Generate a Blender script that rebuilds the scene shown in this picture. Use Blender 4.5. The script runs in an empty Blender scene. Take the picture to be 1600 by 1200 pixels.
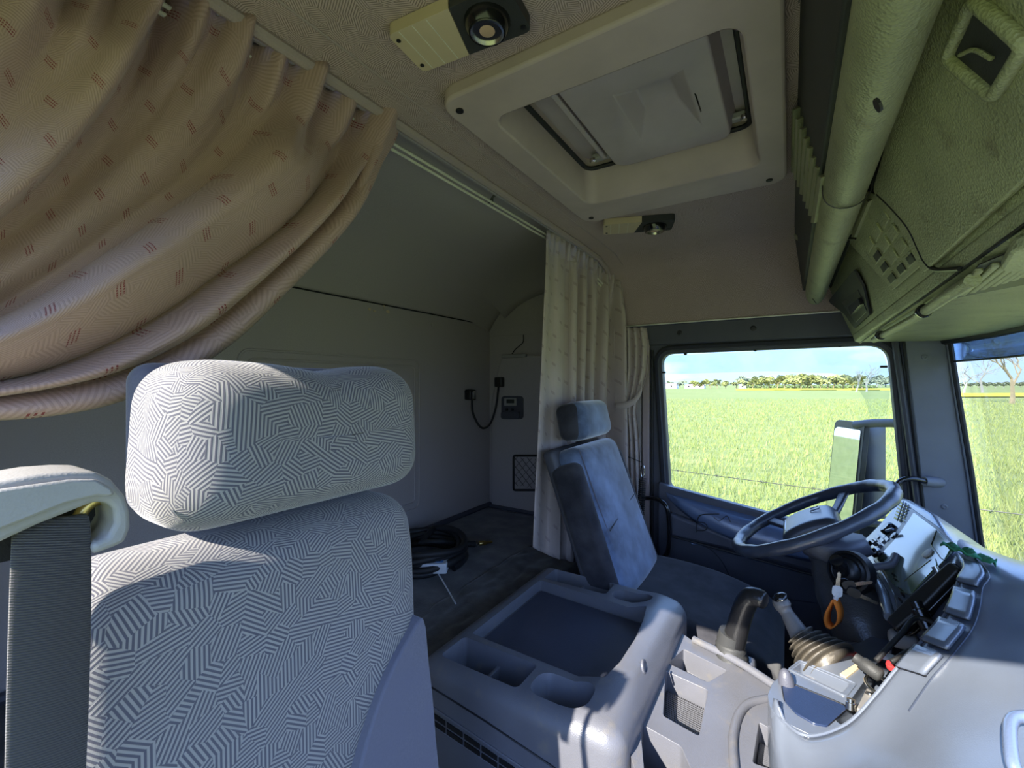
import bpy, bmesh, math, random
from mathutils import Vector, Matrix, noise
sc = bpy.context.scene
C = sc.collection
random.seed(7)
PI = math.pi
# ---------------------------------------------------------------- camera, sky, sun, exposure
YAW = math.radians(32.2); FPX = 690.0
cd = bpy.data.cameras.new('camera'); cam = bpy.data.objects.new('camera', cd); C.objects.link(cam)
cd.sensor_width = 36; cd.lens = 36*FPX/1600; cd.clip_start = 0.01; cd.clip_end = 3000
cam.location = (0, 0, 0); cam.rotation_euler = (PI/2, 0, YAW)
sc.camera = cam
sc.view_settings.view_transform = 'Standard'; sc.view_settings.look = 'None'
sc.view_settings.gamma = 1; sc.view_settings.use_curve_mapping = False
sc.view_settings.exposure = 1.72
w = bpy.data.worlds.new('sky'); sc.world = w; w.use_nodes = True
wn = w.node_tree.nodes; wl = w.node_tree.links; wn.clear()
tc = wn.new('ShaderNodeTexCoord'); sx = wn.new('ShaderNodeSeparateXYZ'); wl.new(tc.outputs['Generated'], sx.inputs[0])
cr = wn.new('ShaderNodeValToRGB'); e = cr.color_ramp.elements
e[0].position = 0.0; e[0].color = (.225, .31, .46, 1); e[1].position = 1.0; e[1].color = (.08, .24, .80, 1)
m_ = cr.color_ramp.elements.new(.22); m_.color = (.28, .46, .92, 1)
wl.new(sx.outputs[2], cr.inputs[0])
nz = wn.new('ShaderNodeTexNoise'); nz.inputs['Scale'].default_value = 3; nz.inputs['Detail'].default_value = 6
mp = wn.new('ShaderNodeMapping'); mp.inputs['Scale'].default_value = (1, 1, 5)
wl.new(tc.outputs['Generated'], mp.inputs[0]); wl.new(mp.outputs[0], nz.inputs[0])
c2 = wn.new('ShaderNodeValToRGB'); c2.color_ramp.elements[0].position = .5; c2.color_ramp.elements[1].position = .75
wl.new(nz.outputs[0], c2.inputs[0])
mx = wn.new('ShaderNodeMixRGB'); mx.inputs[2].default_value = (.80, .87, .95, 1)
ml = wn.new('ShaderNodeMath'); ml.operation = 'MULTIPLY'; ml.inputs[1].default_value = .5
wl.new(c2.outputs[0], ml.inputs[0]); wl.new(ml.outputs[0], mx.inputs[0]); wl.new(cr.outputs[0], mx.inputs[1])
bg = wn.new('ShaderNodeBackground'); bg.inputs[1].default_value = 1.25
wo = wn.new('ShaderNodeOutputWorld'); wl.new(mx.outputs[0], bg.inputs[0]); wl.new(bg.outputs[0], wo.inputs[0])
sd = bpy.data.lights.new('sun', 'SUN'); sd.energy = 4.9; sd.angle = math.radians(.55); sd.color = (1, .94, .84)
sun = bpy.data.objects.new('sun', sd); C.objects.link(sun)
SUN = Vector((-.25, -1, .68)).normalized()
sun.rotation_euler = SUN.to_track_quat('Z', 'Y').to_euler()

# ---------------------------------------------------------------- helpers
ca, sa = math.cos(YAW), math.sin(YAW)
def P(px, py, X=None, Y=None, Z=None):
    """point on the plane X=, Y= or Z= seen along the ray of pixel (px, py)"""
    a = (px-800)/FPX; b = (600-py)/FPX
    r = Vector((ca*a - sa, sa*a + ca, b))
    k = X/r.x if X is not None else Y/r.y if Y is not None else Z/r.z
    return r*k
def tag(o, label=None, cat=None, group=None, kind=None):
    if label: o['label'] = label
    if cat: o['category'] = cat
    if group: o['group'] = group
    if kind: o['kind'] = kind
    return o
def thing(name, loc, label, cat, group=None):
    o = bpy.data.objects.new(name, None); C.objects.link(o); o.location = loc; o.empty_display_size = .02
    return tag(o, label, cat, group)
def sroot(name, loc=(0, 0, 0)):
    o = bpy.data.objects.new(name, None); C.objects.link(o); o.location = loc; o['kind'] = 'structure'
    return o
def wloc(o):
    v = Vector((0, 0, 0))
    while o is not None:
        v += Vector(o.location); o = None
    return v
def mk(name, bm, m, parent=None, smooth=35, bevel=0, seg=2, sub=0, solid=0):
    me = bpy.data.meshes.new(name)
    bmesh.ops.recalc_face_normals(bm, faces=bm.faces[:])
    bm.to_mesh(me); bm.free()
    me.materials.append(m)
    for p in me.polygons: p.use_smooth = True
    me.set_sharp_from_angle(angle=math.radians(smooth))
    o = bpy.data.objects.new(name, me); C.objects.link(o)
    if parent is not None:
        o.parent = parent
        base = parent.get('_w', None)
        pw = Vector(base) if base is not None else Vector(parent.location)
        o.matrix_parent_inverse = Matrix.Translation(-pw)
        o['_w'] = (0.0, 0.0, 0.0)
    if solid:
        s = o.modifiers.new('solid', 'SOLIDIFY'); s.thickness = solid; s.offset = -1
    if sub:
        s = o.modifiers.new('sub', 'SUBSURF'); s.levels = sub; s.render_levels = sub
    if bevel:
        b = o.modifiers.new('bev', 'BEVEL'); b.width = bevel; b.segments = seg; b.limit_method = 'ANGLE'; b.angle_limit = math.radians(30)
        b.harden_normals = False
    return o
def B(): return bmesh.new()
def box(bm, x0, x1, y0, y1, z0, z1):
    v = [bm.verts.new((x, y, z)) for x in (x0, x1) for y in (y0, y1) for z in (z0, z1)]
    for f in ((0, 1, 3, 2), (4, 6, 7, 5), (0, 4, 5, 1), (2, 3, 7, 6), (0, 2, 6, 4), (1, 5, 7, 3)): bm.faces.new([v[i] for i in f])
    return bm
def hexa(bm, pts):
    """8 points: 4 of one face, 4 of the opposite"""
    v = [bm.verts.new(p) for p in pts]
    for f in ((0, 1, 2, 3), (7, 6, 5, 4), (0, 4, 5, 1), (1, 5, 6, 2), (2, 6, 7, 3), (3, 7, 4, 0)): bm.faces.new([v[i] for i in f])
    return bm
def slab(bm, pts, off):
    """planar polygon with thickness: off is a vector"""
    off = Vector(off); a = [bm.verts.new(p) for p in pts]; b = [bm.verts.new(Vector(p)+off) for p in pts]
    bm.faces.new(a); bm.faces.new(b[::-1])
    n = len(a)
    for i in range(n): bm.faces.new((a[i], b[i], b[(i+1) % n], a[(i+1) % n]))
    return bm
def tube(bm, path, r, n=8, closed=False, caps=True):
    path = [Vector(p) for p in path]; N = len(path)
    rr = r if isinstance(r, (list, tuple)) else [r]*N
    rings = []; up = None
    for i, p in enumerate(path):
        if closed: t = path[(i+1) % N]-path[i-1]
        else: t = path[min(i+1, N-1)]-path[max(i-1, 0)]
        t.normalize()
        if up is None:
            up = t.orthogonal().normalized()
        up = (up - t*up.dot(t)).normalized()
        s = t.cross(up)
        rings.append([bm.verts.new(p + (up*math.cos(2*PI*k/n)+s*math.sin(2*PI*k/n))*rr[i]) for k in range(n)])
    for i in range(N if closed else N-1):
        a, b = rings[i], rings[(i+1) % N]
        for k in range(n): bm.faces.new((a[k], a[(k+1) % n], b[(k+1) % n], b[k]))
    if caps and not closed:
        bm.faces.new(rings[0][::-1]); bm.faces.new(rings[-1])
    return bm
def frame(n):
    n = Vector(n).normalized(); u = n.orthogonal().normalized(); return u, n.cross(u), n
def lathe(bm, prof, c, axis=(0, 0, 1), n=24):
    """prof: (radius, height) pairs along the axis from c"""
    u, v, a = frame(axis); c = Vector(c); rings = []
    for r, h in prof:
        if r < 1e-6: rings.append([bm.verts.new(c+a*h)])
        else: rings.append([bm.verts.new(c+a*h+(u*math.cos(2*PI*k/n)+v*math.sin(2*PI*k/n))*r) for k in range(n)])
    for A, Bq in zip(rings, rings[1:]):
        for k in range(n):
            if len(A) == 1 and len(Bq) == 1: break
            if len(A) == 1: bm.faces.new((A[0], Bq[(k+1) % n], Bq[k]))
            elif len(Bq) == 1: bm.faces.new((A[k], A[(k+1) % n], Bq[0]))
            else: bm.faces.new((A[k], A[(k+1) % n], Bq[(k+1) % n], Bq[k]))
    if len(rings[0]) > 1: bm.faces.new(rings[0][::-1])
    if len(rings[-1]) > 1: bm.faces.new(rings[-1])
    return bm
def rrect(w, h, r, n=4):
    """rounded rectangle outline centred on 0"""
    r = min(r, w/2-1e-4, h/2-1e-4); out = []
    for cx, cy, a0 in ((w/2-r, h/2-r, 0), (-w/2+r, h/2-r, 90), (-w/2+r, -h/2+r, 180), (w/2-r, -h/2+r, 270)):
        for k in range(n+1):
            a = math.radians(a0+90*k/n); out.append((cx+r*math.cos(a), cy+r*math.sin(a)))
    return out
def rr3(c, u, v, w, h, r, n=4):
    c, u, v = Vector(c), Vector(u), Vector(v)
    return [c+u*a+v*b for a, b in rrect(w, h, r, n)]
def loft(bm, rings, caps=True, closed=True):
    uvl = bm.loops.layers.uv.verify(); R = [[bm.verts.new(p) for p in r] for r in rings]
    n = len(rings[0]); vs = [0.0]
    for a, b in zip(rings, rings[1:]): vs.append(vs[-1] + (Vector(b[n//4])-Vector(a[n//4])).length)
    mid = rings[len(rings)//2]; us = [0.0]
    for k in range(n): us.append(us[-1]+(Vector(mid[(k+1) % n])-Vector(mid[k])).length)
    for i in range(len(R)-1):
        for k in range(n if closed else n-1):
            k2 = (k+1) % n
            f = bm.faces.new((R[i][k], R[i][k2], R[i+1][k2], R[i+1][k]))
            for l, uv in zip(f.loops, ((us[k], vs[i]), (us[k+1], vs[i]), (us[k+1], vs[i+1]), (us[k], vs[i+1]))): l[uvl].uv = uv
    if caps and closed:
        for r in (R[0][::-1], R[-1]):
            f = bm.faces.new(r)
            for l in f.loops: l[uvl].uv = (l.vert.co.y, l.vert.co.x)
    return bm
def grid(bm, rows, uvs=None):
    uvl = bm.loops.layers.uv.verify(); R = [[bm.verts.new(p) for p in r] for r in rows]
    for i in range(len(R)-1):
        for k in range(len(R[i])-1):
            f = bm.faces.new((R[i][k], R[i][k+1], R[i+1][k+1], R[i+1][k]))
            if uvs:
                for l, (a, b) in zip(f.loops, ((i, k), (i, k+1), (i+1, k+1), (i+1, k))): l[uvl].uv = uvs[a][b]
    return bm
def spline(pts, n=8, closed=False):
    """Catmull-Rom through points"""
    pts = [Vector(p) for p in pts]; N = len(pts); out = []
    for i in range(N if closed else N-1):
        p1, p2 = pts[i], pts[(i+1) % N]
        p0 = pts[i-1] if (closed or i > 0) else p1*2-p2
        p3 = pts[(i+2) % N] if (closed or i < N-2) else p2*2-p1
        for k in range(n):
            t = k/n
            out.append(.5*((2*p1)+(p2-p0)*t+(2*p0-5*p1+4*p2-p3)*t*t+(3*p1-p0-3*p2+p3)*t**3))
    if not closed: out.append(pts[-1])
    return out
def cut(o, cutters):
    """subtract closed bmeshes from the mesh object o"""
    tmp = []
    for cb in cutters:
        bmesh.ops.recalc_face_normals(cb, faces=cb.faces[:])
        me = bpy.data.meshes.new('c'); cb.to_mesh(me); cb.free(); c = bpy.data.objects.new('c', me); C.objects.link(c); tmp.append(c)
        m = o.modifiers.new('x', 'BOOLEAN'); m.operation = 'DIFFERENCE'; m.object = c; m.solver = 'EXACT'
        while o.modifiers.find(m.name) > len(tmp)-1: o.modifiers.move(o.modifiers.find(m.name), o.modifiers.find(m.name)-1)
    bevs = [(m.width, m.segments) for m in o.modifiers if m.type == 'BEVEL']
    for m in list(o.modifiers):
        if m.type == 'BEVEL': o.modifiers.remove(m)
    dg = bpy.context.evaluated_depsgraph_get(); dg.update()
    me = bpy.data.meshes.new_from_object(o.evaluated_get(dg)); old = o.data
    o.modifiers.clear(); o.data = me
    for c in tmp: bpy.data.objects.remove(c)
    for p in me.polygons: p.use_smooth = True
    me.set_sharp_from_angle(angle=math.radians(32))
    for wd, sg in bevs:
        b = o.modifiers.new('bev', 'BEVEL'); b.width = wd; b.segments = sg; b.limit_method = 'ANGLE'; b.angle_limit = math.radians(32)
    return o
def copy_tree(o, parent=None):
    c = o.copy(); C.objects.link(c)
    if parent is not None: c.parent = parent
    for ch in [q for q in C.objects if q.parent == o]: copy_tree(ch, c)
    return c
def screw(parent, c, axis, r, m, name='screw'):
    bm = B(); lathe(bm, [(r, -.001), (r, .0015), (r*.7, .0025), (r*.45, .0025), (r*.35, .001), (0, .001)], c, axis, 12)
    return mk(name, bm, m, parent)

# ---------------------------------------------------------------- materials
class NT:
    def __init__(s, name):
        s.m = bpy.data.materials.new(name); s.m.use_nodes = True; s.t = s.m.node_tree; s.n = s.t.nodes
        s.b = s.n['Principled BSDF']; s.out = s.n['Material Output']
    def add(s, t, **k):
        q = s.n.new(t)
        for a, v in k.items(): setattr(q, a, v)
        return q
    def l(s, a, b): s.t.links.new(a, b)
    def math(s, op, a, b=None, c=None):
        q = s.n.new('ShaderNodeMath'); q.operation = op
        for i, v in enumerate((a, b, c)):
            if v is None: continue
            if isinstance(v, (int, float)): q.inputs[i].default_value = v
            else: s.l(v, q.inputs[i])
        return q.outputs[0]
    def mix(s, f, a, b):
        q = s.n.new('ShaderNodeMixRGB')
        for i, v in enumerate((f, a, b)):
            if isinstance(v, (int, float)): q.inputs[i].default_value = v
            elif isinstance(v, tuple): q.inputs[i].default_value = v+(1,)
            else: s.l(v, q.inputs[i])
        return q.outputs[0]
    def noise(s, vec, scale, detail=3, rough=.55):
        q = s.n.new('ShaderNodeTexNoise'); q.inputs['Scale'].default_value = scale; q.inputs['Detail'].default_value = detail; q.inputs['Roughness'].default_value = rough
        s.l(vec, q.inputs['Vector']); return q.outputs[0]
    def ramp(s, f, a, b):
        q = s.n.new('ShaderNodeMapRange'); s.l(f, q.inputs[0]); q.inputs[1].default_value = a; q.inputs[2].default_value = b; return q.outputs[0]
    def bump(s, h, strength, dist=.001, prev=None):
        q = s.n.new('ShaderNodeBump'); q.inputs['Strength'].default_value = strength; q.inputs['Distance'].default_value = dist
        s.l(h, q.inputs['Height'])
        if prev is not None: s.l(prev, q.inputs['Normal'])
        s.l(q.outputs[0], s.b.inputs['Normal']); return q.outputs[0]
def setp(b, rough=.5, metal=0, spec=.5, coat=0, sheen=0, alpha=1):
    b.inputs['Roughness'].default_value = rough; b.inputs['Metallic'].default_value = metal
    b.inputs['Specular IOR Level'].default_value = spec; b.inputs['Coat Weight'].default_value = coat
    b.inputs['Coat Roughness'].default_value = .15
    b.inputs['Sheen Weight'].default_value = sheen; b.inputs['Sheen Roughness'].default_value = .4
def plastic(name, col, rough=.45, grain=500, bs=.25, wear=.25, spec=.5, coat=0, dist=.0006, metal=0, sheen=0, dirt=None):
    t = NT(name); tcn = t.add('ShaderNodeTexCoord'); v = tcn.outputs['Object']
    n1 = t.noise(v, 9, 5)
    dark = tuple(c*(1-wear) for c in col)
    base = t.mix(t.ramp(n1, .35, .7), tuple(min(1, c*(1+wear*.35)) for c in col), dark)
    if dirt:
        n3 = t.noise(v, 26, 4); base = t.mix(t.math('MULTIPLY', t.ramp(n3, .58, .72), .5), base, dirt)
    t.l(base, t.b.inputs['Base Color'])
    setp(t.b, rough, metal, spec, coat, sheen)
    if grain:
        vo = t.add('ShaderNodeTexVoronoi'); vo.inputs['Scale'].default_value = grain; t.l(v, vo.inputs['Vector'])
        nn = t.noise(v, grain*.7, 3)
        t.bump(t.math('ADD', vo.outputs[0], nn), bs, dist)
    return t.m
def flat(name, col, rough=.5, metal=0, spec=.5, coat=0):
    t = NT(name); tcn = t.add('ShaderNodeTexCoord'); n1 = t.noise(tcn.outputs['Object'], 40, 3)
    t.l(t.mix(t.ramp(n1, .3, .75), col, tuple(c*.82 for c in col)), t.b.inputs['Base Color']); setp(t.b, rough, metal, spec, coat)
    return t.m
def hatched(name, light, dark, cell=28, period=.0055, duty=0.0, soft=.35, rough=.9, bs=.3, amt=1.0, uv=True, marks=None, sheen=.2, mark_cell=.1):
    """cloth woven with small patches of parallel strokes turned at random"""
    t = NT(name); tcn = t.add('ShaderNodeTexCoord'); v = tcn.outputs['UV' if uv else 'Object']
    wob = t.add('ShaderNodeTexNoise'); wob.inputs['Scale'].default_value = 14; t.l(v, wob.inputs['Vector'])
    vo = t.add('ShaderNodeTexVoronoi'); vo.voronoi_dimensions = '2D'; vo.inputs['Scale'].default_value = cell; t.l(v, vo.inputs['Vector'])
    sp = t.add('ShaderNodeSeparateColor'); t.l(vo.outputs['Color'], sp.inputs[0])
    ang = t.math('MULTIPLY', t.math('FLOOR', t.math('MULTIPLY', sp.outputs[0], 7)), PI/7)
    vr = t.add('ShaderNodeVectorRotate'); vr.rotation_type = 'Z_AXIS'; t.l(v, vr.inputs['Vector']); t.l(ang, vr.inputs['Angle'])
    sx = t.add('ShaderNodeSeparateXYZ'); t.l(vr.outputs[0], sx.inputs[0])
    s = t.math('SINE', t.math('MULTIPLY', sx.outputs[0], 2*PI/period))
    k = t.ramp(s, duty-soft, duty+soft)
    k = t.math('MULTIPLY', k, amt)
    fine = t.noise(v, 300, 3)
    soil = t.noise(v, 6, 4)
    col = t.mix(k, light, dark)
    col = t.mix(t.math('MULTIPLY', t.ramp(soil, .4, .75), .22), col, tuple(c*.5 for c in light))
    if marks:
        s2 = t.add('ShaderNodeSeparateXYZ'); t.l(v, s2.inputs[0])
        U = t.math('DIVIDE', s2.outputs[0], mark_cell); V = t.math('DIVIDE', s2.outputs[1], mark_cell*.6)
        row = t.math('FLOOR', V); U = t.math('ADD', U, t.math('MULTIPLY', row, .5))
        fu = t.math('SUBTRACT', t.math('FRACT', U), .5); fv = t.math('SUBTRACT', t.math('FRACT', V), .5)
        fv = t.math('ADD', fv, t.math('MULTIPLY', fu, .5))
        a = t.math('LESS_THAN', t.math('ABSOLUTE', fu), .15); b_ = t.math('LESS_THAN', t.math('ABSOLUTE', fv), .105)
        st = t.math('LESS_THAN', t.math('FRACT', t.math('MULTIPLY', t.math('ADD', fv, .105), 3/.21)), .42)
        dsh = t.math('LESS_THAN', t.math('FRACT', t.math('MULTIPLY', fu, 22)), .72)
        mm = t.math('MULTIPLY', t.math('MULTIPLY', a, b_), t.math('MULTIPLY', st, dsh))
        col = t.mix(t.math('MULTIPLY', mm, .85), col, marks)
    t.l(col, t.b.inputs['Base Color']); setp(t.b, rough, 0, .2, 0, sheen)
    t.bump(t.math('ADD', t.math('MULTIPLY', k, .8 if amt else 1), t.math('MULTIPLY', fine, .6)), bs, .0008)
    return t.m
def velour(name, col, col2, rough=.95, sheen=.6, scale=350, bs=.5, big=12):
    t = NT(name); tcn = t.add('ShaderNodeTexCoord'); v = tcn.outputs['Object']
    a = t.noise(v, big, 5); f = t.noise(v, scale, 3)
    t.l(t.mix(t.ramp(a, .38, .68), t.mix(f, col, tuple(c*.6 for c in col)), col2), t.b.inputs['Base Color'])
    setp(t.b, rough, 0, .15, 0, sheen); t.bump(f, bs, .001)
    return t.m
def glass(name, tint=(1, 1, 1), refl=1.0, haze=0.0):
    t = NT(name); t.n.remove(t.b); tr = t.add('ShaderNodeBsdfTransparent'); tr.inputs[0].default_value = tint+(1,)
    gl = t.add('ShaderNodeBsdfGlossy'); gl.inputs['Roughness'].default_value = .01
    fr = t.add('ShaderNodeFresnel'); fr.inputs[0].default_value = 1.35
    mxs = t.add('ShaderNodeMixShader'); t.l(t.math('MULTIPLY', fr.outputs[0], refl), mxs.inputs[0]); t.l(tr.outputs[0], mxs.inputs[1]); t.l(gl.outputs[0], mxs.inputs[2])
    o = mxs.outputs[0]
    if haze:
        df = t.add('ShaderNodeBsdfDiffuse'); df.inputs[0].default_value = (.8, .82, .85, 1); m2 = t.add('ShaderNodeMixShader')
        tcn = t.add('ShaderNodeTexCoord'); nn = t.noise(tcn.outputs['Object'], 9, 6, .7)
        t.l(t.math('MULTIPLY', t.ramp(nn, .35, .8), haze), m2.inputs[0]); t.l(o, m2.inputs[1]); t.l(df.outputs[0], m2.inputs[2]); o = m2.outputs[0]
    t.l(o, t.out.inputs[0]); return t.m
M = {}
M['liner'] = hatched('roof_liner_cloth', (.54, .42, .385), (.22, .165, .145), 58, .0036, .3, .5, .95, .6, .9, uv=True, sheen=.1)
M['liner_plain'] = velour('side_liner_felt', (.48, .385, .365), (.38, .31, .29), bs=.25, sheen=.1)
M['felt'] = velour('rear_wall_felt', (.52, .475, .455), (.42, .38, .365), bs=.3, sheen=.1, big=7)
M['hatch'] = plastic('hatch_plastic', (.50, .405, .365), .55, 700, .12, .12)
M['hatch_lid'] = plastic('hatch_lid_plastic', (.48, .41, .395), .45, 700, .1, .12)
M['over'] = plastic('overhead_plastic_olive_lit', (.36, .37, .20), .38, 330, .75, .2, dist=.0012, dirt=(.15, .12, .07))  # dark grey plastic; green bounce light from the grass painted in as olive
M['over_dark'] = plastic('overhead_dark_plastic', (.035, .036, .036), .6, 420, .3, .2)
M['black'] = plastic('black_plastic', (.012, .012, .013), .4, 600, .15, .1)
M['blackgloss'] = flat('glossy_black_plastic', (.010, .010, .011), .15, coat=.4)
M['rubber'] = plastic('black_rubber', (.014, .014, .015), .6, 300, .3, .2)
M['dash'] = plastic('dash_plastic_sky_tinted', (.13, .15, .19), .27, 650, .15, .08, spec=.9, coat=.5, dist=.0005)  # neutral grey plastic with some blue skylight mixed into the base colour
M['dashdark'] = plastic('dash_dark_plastic', (.045, .055, .08), .3, 500, .3, .1, spec=.6)
M['console'] = plastic('console_plastic', (.135, .138, .158), .34, 650, .35, .1, spec=.6, dirt=(.20, .18, .15))
M['tray'] = plastic('tray_mat', (.045, .05, .075), .42, 500, .35, .15)
M['door'] = plastic('door_plastic', (.085, .088, .11), .42, 420, .4, .15)
M['door_skytint'] = plastic('door_plastic_sky_tinted', (.13, .175, .28), .25, 420, .3, .1, spec=.9, coat=.6)  # bluer, lighter than the door: sky reflection painted into the base colour
M['pillar'] = plastic('pillar_plastic', (.16, .17, .195), .5, 600, .2, .12)
M['frame'] = plastic('window_frame_plastic', (.07, .072, .088), .5, 500, .2, .1)
M['beige'] = plastic('lamp_beige_plastic', (.58, .47, .30), .5, 700, .1, .1)
M['seat'] = hatched('hatched_seat_cloth', (.30, .29, .275), (.062, .062, .09), 44, .0044, .02, .4, .95, .35, .85, sheen=.35)
M['bolster'] = velour('plain_grey_seat_cloth', (.17, .17, .21), (.13, .13, .17), sheen=.4, bs=.2)
M['bluevelour'] = velour('blue_grey_velour', (.09, .12, .19), (.20, .27, .42), sheen=.9, bs=.4, big=9)
M['darkvelour'] = velour('dark_velour', (.035, .036, .045), (.06, .06, .07), sheen=.3, bs=.3)
M['bunk'] = velour('black_bunk_cloth', (.085, .08, .073), (.14, .13, .12), sheen=.3, bs=.8, scale=220)
M['curtain'] = hatched('rose_beige_curtain_cloth', (.48, .335, .29), (.35, .235, .20), 26, .0062, .1, .5, .85, .5, .6, marks=(.20, .015, .02), sheen=.2, mark_cell=.14)
M['curtain2'] = hatched('pale_curtain_cloth', (.52, .44, .40), (.46, .39, .355), 60, .004, .1, .5, .85, .3, .4, marks=(.12, .05, .06), sheen=.2, mark_cell=.085)
M['chrome'] = flat('polished_metal', (.7, .68, .62), .22, 1)
M['rail'] = flat('curtain_rail_white', (.78, .76, .62), .3, 0, coat=.3)
M['belt'] = None
M['orange'] = flat('orange_webbing', (.85, .22, .02), .6)
M['white'] = flat('white_plastic', (.7, .72, .74), .45)
M['brass'] = flat('brass', (.75, .55, .2), .3, 1)
M['lens'] = flat('lamp_lens', (.62, .42, .28), .12, coat=.6)
M['glass'] = glass('window_glass', (.97, 1, .97), .6, .03)
M['wsglass'] = glass('windscreen_glass', (.98, 1, .99), .3, .012)
M['deflector'] = glass('clear_deflector', (.90, .93, .95), .8, .14)
M['strip'] = glass('blue_sun_strip', (.55, .68, .85), .8, .15)
M['mirror'] = flat('mirror_glass', (.74, .77, .78), .02, 1)
M['boot'] = plastic('lever_boot_rubber', (.075, .065, .05), .42, 500, .3, .4, dirt=(.3, .27, .22))
M['greyknob'] = plastic('grey_lever_plastic', (.22, .21, .20), .4, 500, .2, .2)
M['red'] = flat('red_plastic', (.6, .04, .04), .4)
M['green'] = flat('green_cloth', (.04, .25, .12), .8)
M['display'] = flat('display', (.03, .035, .03), .12, coat=.5)
M['cluster'] = flat('instrument_cover', (.10, .14, .10), .07, spec=.9, coat=1)
M['cap'] = plastic('seat_frame_plastic', (.34, .33, .31), .45, 500, .2, .12)
def belt_mat():
    t = NT('seat_belt_webbing'); tcn = t.add('ShaderNodeTexCoord'); sx = t.add('ShaderNodeSeparateXYZ'); t.l(tcn.outputs['Object'], sx.inputs[0])
    z = t.math('ADD', sx.outputs[2], t.math('MULTIPLY', sx.outputs[1], .25))
    s = t.math('SINE', t.math('MULTIPLY', z, 2*PI/.0018)); nn = t.noise(tcn.outputs['Object'], 500, 2)
    k = t.math('ADD', t.ramp(s, -1, 1), t.math('MULTIPLY', nn, .5))
    t.l(t.mix(k, (.022, .021, .021), (.075, .070, .066)), t.b.inputs['Base Color']); setp(t.b, .55, 0, .5, 0, .3); t.bump(k, .6, .001); return t.m
M['belt'] = belt_mat()
# ---------------------------------------------------------------- the cab shell
D = 2.0            # driver's side wall
XR = -1.40         # rear wall
XC = -.69          # rear edge of the roof liner over the seats
CZ = .55           # roof liner height
def struct(name, bm, m, **k):
    parent = k.pop('parent', None)
    o = mk(name, bm, m, parent, **k)
    if parent is None: o['kind'] = 'structure'
    return o
# roof liner: curved down to the driver's side, a hole for the hatch
bm = B(); prof = [(-.12, .325), (-.115, .42), (-.07, .51), (.05, .55), (.3, .55), (1.0, .55), (1.6, .55), (1.80, .545), (1.89, .522), (1.935, .48), (1.965, .40), (1.985, .262)]
up = .035
ring = [(y, z) for y, z in prof] + [(y+(.03 if y > 1 else -.03 if y < 0 else 0), z+up) for y, z in prof[::-1]]
loft(bm, [[(x, y, z) for y, z in ring] for x in (XC, -.45, -.2, .1, .34, .52)])
ceiling = struct('ceiling', bm, M['liner'], smooth=50)
cut(ceiling, [box(B(), -.545, -.02, .645, 1.30, .4, .7)])
# rear edge beam of the roof liner
bm = B(); pts = [P(345, -2, Z=.547)] 
path = [(XC-.004, y, z-.006) for y, z in prof[2:]]
tube(bm, path, .011, 8); struct('trim_1', bm, M['liner_plain'])
bm = B(); tube(bm, [(XC-.03, y, z+.002) for y, z in prof[2:-2]], .007, 6); struct('trim_2', bm, M['felt'])
# seam stripe pressed in the liner
bm = B(); tube(bm, [(XC+.07, y, z-.0005) for y, z in prof[3:9]], .0022, 6); struct('trim_3', bm, M['liner_plain'])
# raised roof shell over the bunk
rp = [(XC-.01, .575), (-.80, .58), (-1.0, .565), (-1.17, .525), (-1.28, .46), (-1.36, .385), (XR-.002, .322)]
sp = spline([(x, 0, z) for x, z in rp], 5)
bm = B(); ys = [-.15, .3, .8, 1.3, 1.7, 1.86, 1.95, 2.0]
def sq(y): return max(0, (y-1.7)/.3)
rows = []
for y in ys:
    k = sq(y)**2
    rows.append([(p.x, y, p.z - k*.10*(1 if p.x > -1.3 else .4)) for p in sp])
grid(bm, rows); struct('ceiling_bunk', bm, M['felt'], solid=-.03, smooth=60)
# rear wall with an embossed panel
bm = B(); box(bm, XR-.03, XR, -.15, 2.03, -1.3, .322); rear = struct('wall_rear', bm, M['felt'])
bm = B(); tube(bm, [(XR+.001, y, .322) for y in (-.1, 1.0, 1.8, 1.97)], .003, 6); struct('trim_4', bm, M['rubber'], parent=rear)
def remboss(name, z1, y0, y1, z0, g, r=.035, rad=.0045):
    c = (XR+.001, (y0+y1)/2, (z0+z1)/2)
    bm = B(); tube(bm, rr3(c, (0, 1, 0), (0, 0, 1), y1-y0-2*g, z1-z0-2*g, r, 6), rad, 6, closed=True); struct(name, bm, M['felt'], parent=rear)
pa = P(372, 545, X=XR); pb = P(655, 560, X=XR)
remboss('panel_ridge', pa.z, pa.y, pb.y, -.55, 0); remboss('panel_ridge', pa.z, pa.y, pb.y, -.55, .028, .02)
# small fasteners in the rear roof and wall
for (px, py) in ((762, 438), (676, 507), (602, 482)):
    q = P(px, py, X=XR+.001) if py > 470 else P(px, py, X=-1.30)
    bm = B(); lathe(bm, [(.009, -.004), (.009, .001), (.006, .003), (0, .003)], (q.x, q.y, q.z), (1, 0, 0), 14); mk('fastener', bm, M['felt'], rear)
# damaged spots of the lining by the seam
for (px, py, s) in ((577, 483, 1), (585, 486, .8), (606, 487, 1), (600, 478, .6)):
    q = P(px, py, X=XR+.002); bm = B()
    pts = [(XR+.002, q.y+s*.010*math.cos(a)*random.uniform(.5, 1.2), q.z+s*.007*math.sin(a)*random.uniform(.5, 1.2)) for a in [k*PI/5 for k in range(10)]]
    slab(bm, pts, (.001, 0, 0)); mk('scuff', bm, M['beige'], rear)
# floor
bm = B(); box(bm, XR, .75, -.12, D+.03, -1.32, -1.28); struct('floor', bm, M['darkvelour'])
bm = B(); box(bm, .10, .60, .02, .95, -1.28, -1.262); o = mk('floor_mat', bm, M['rubber'], None, bevel=.005); tag(o, 'black rubber floor mat in the passenger footwell', 'mat')
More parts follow.
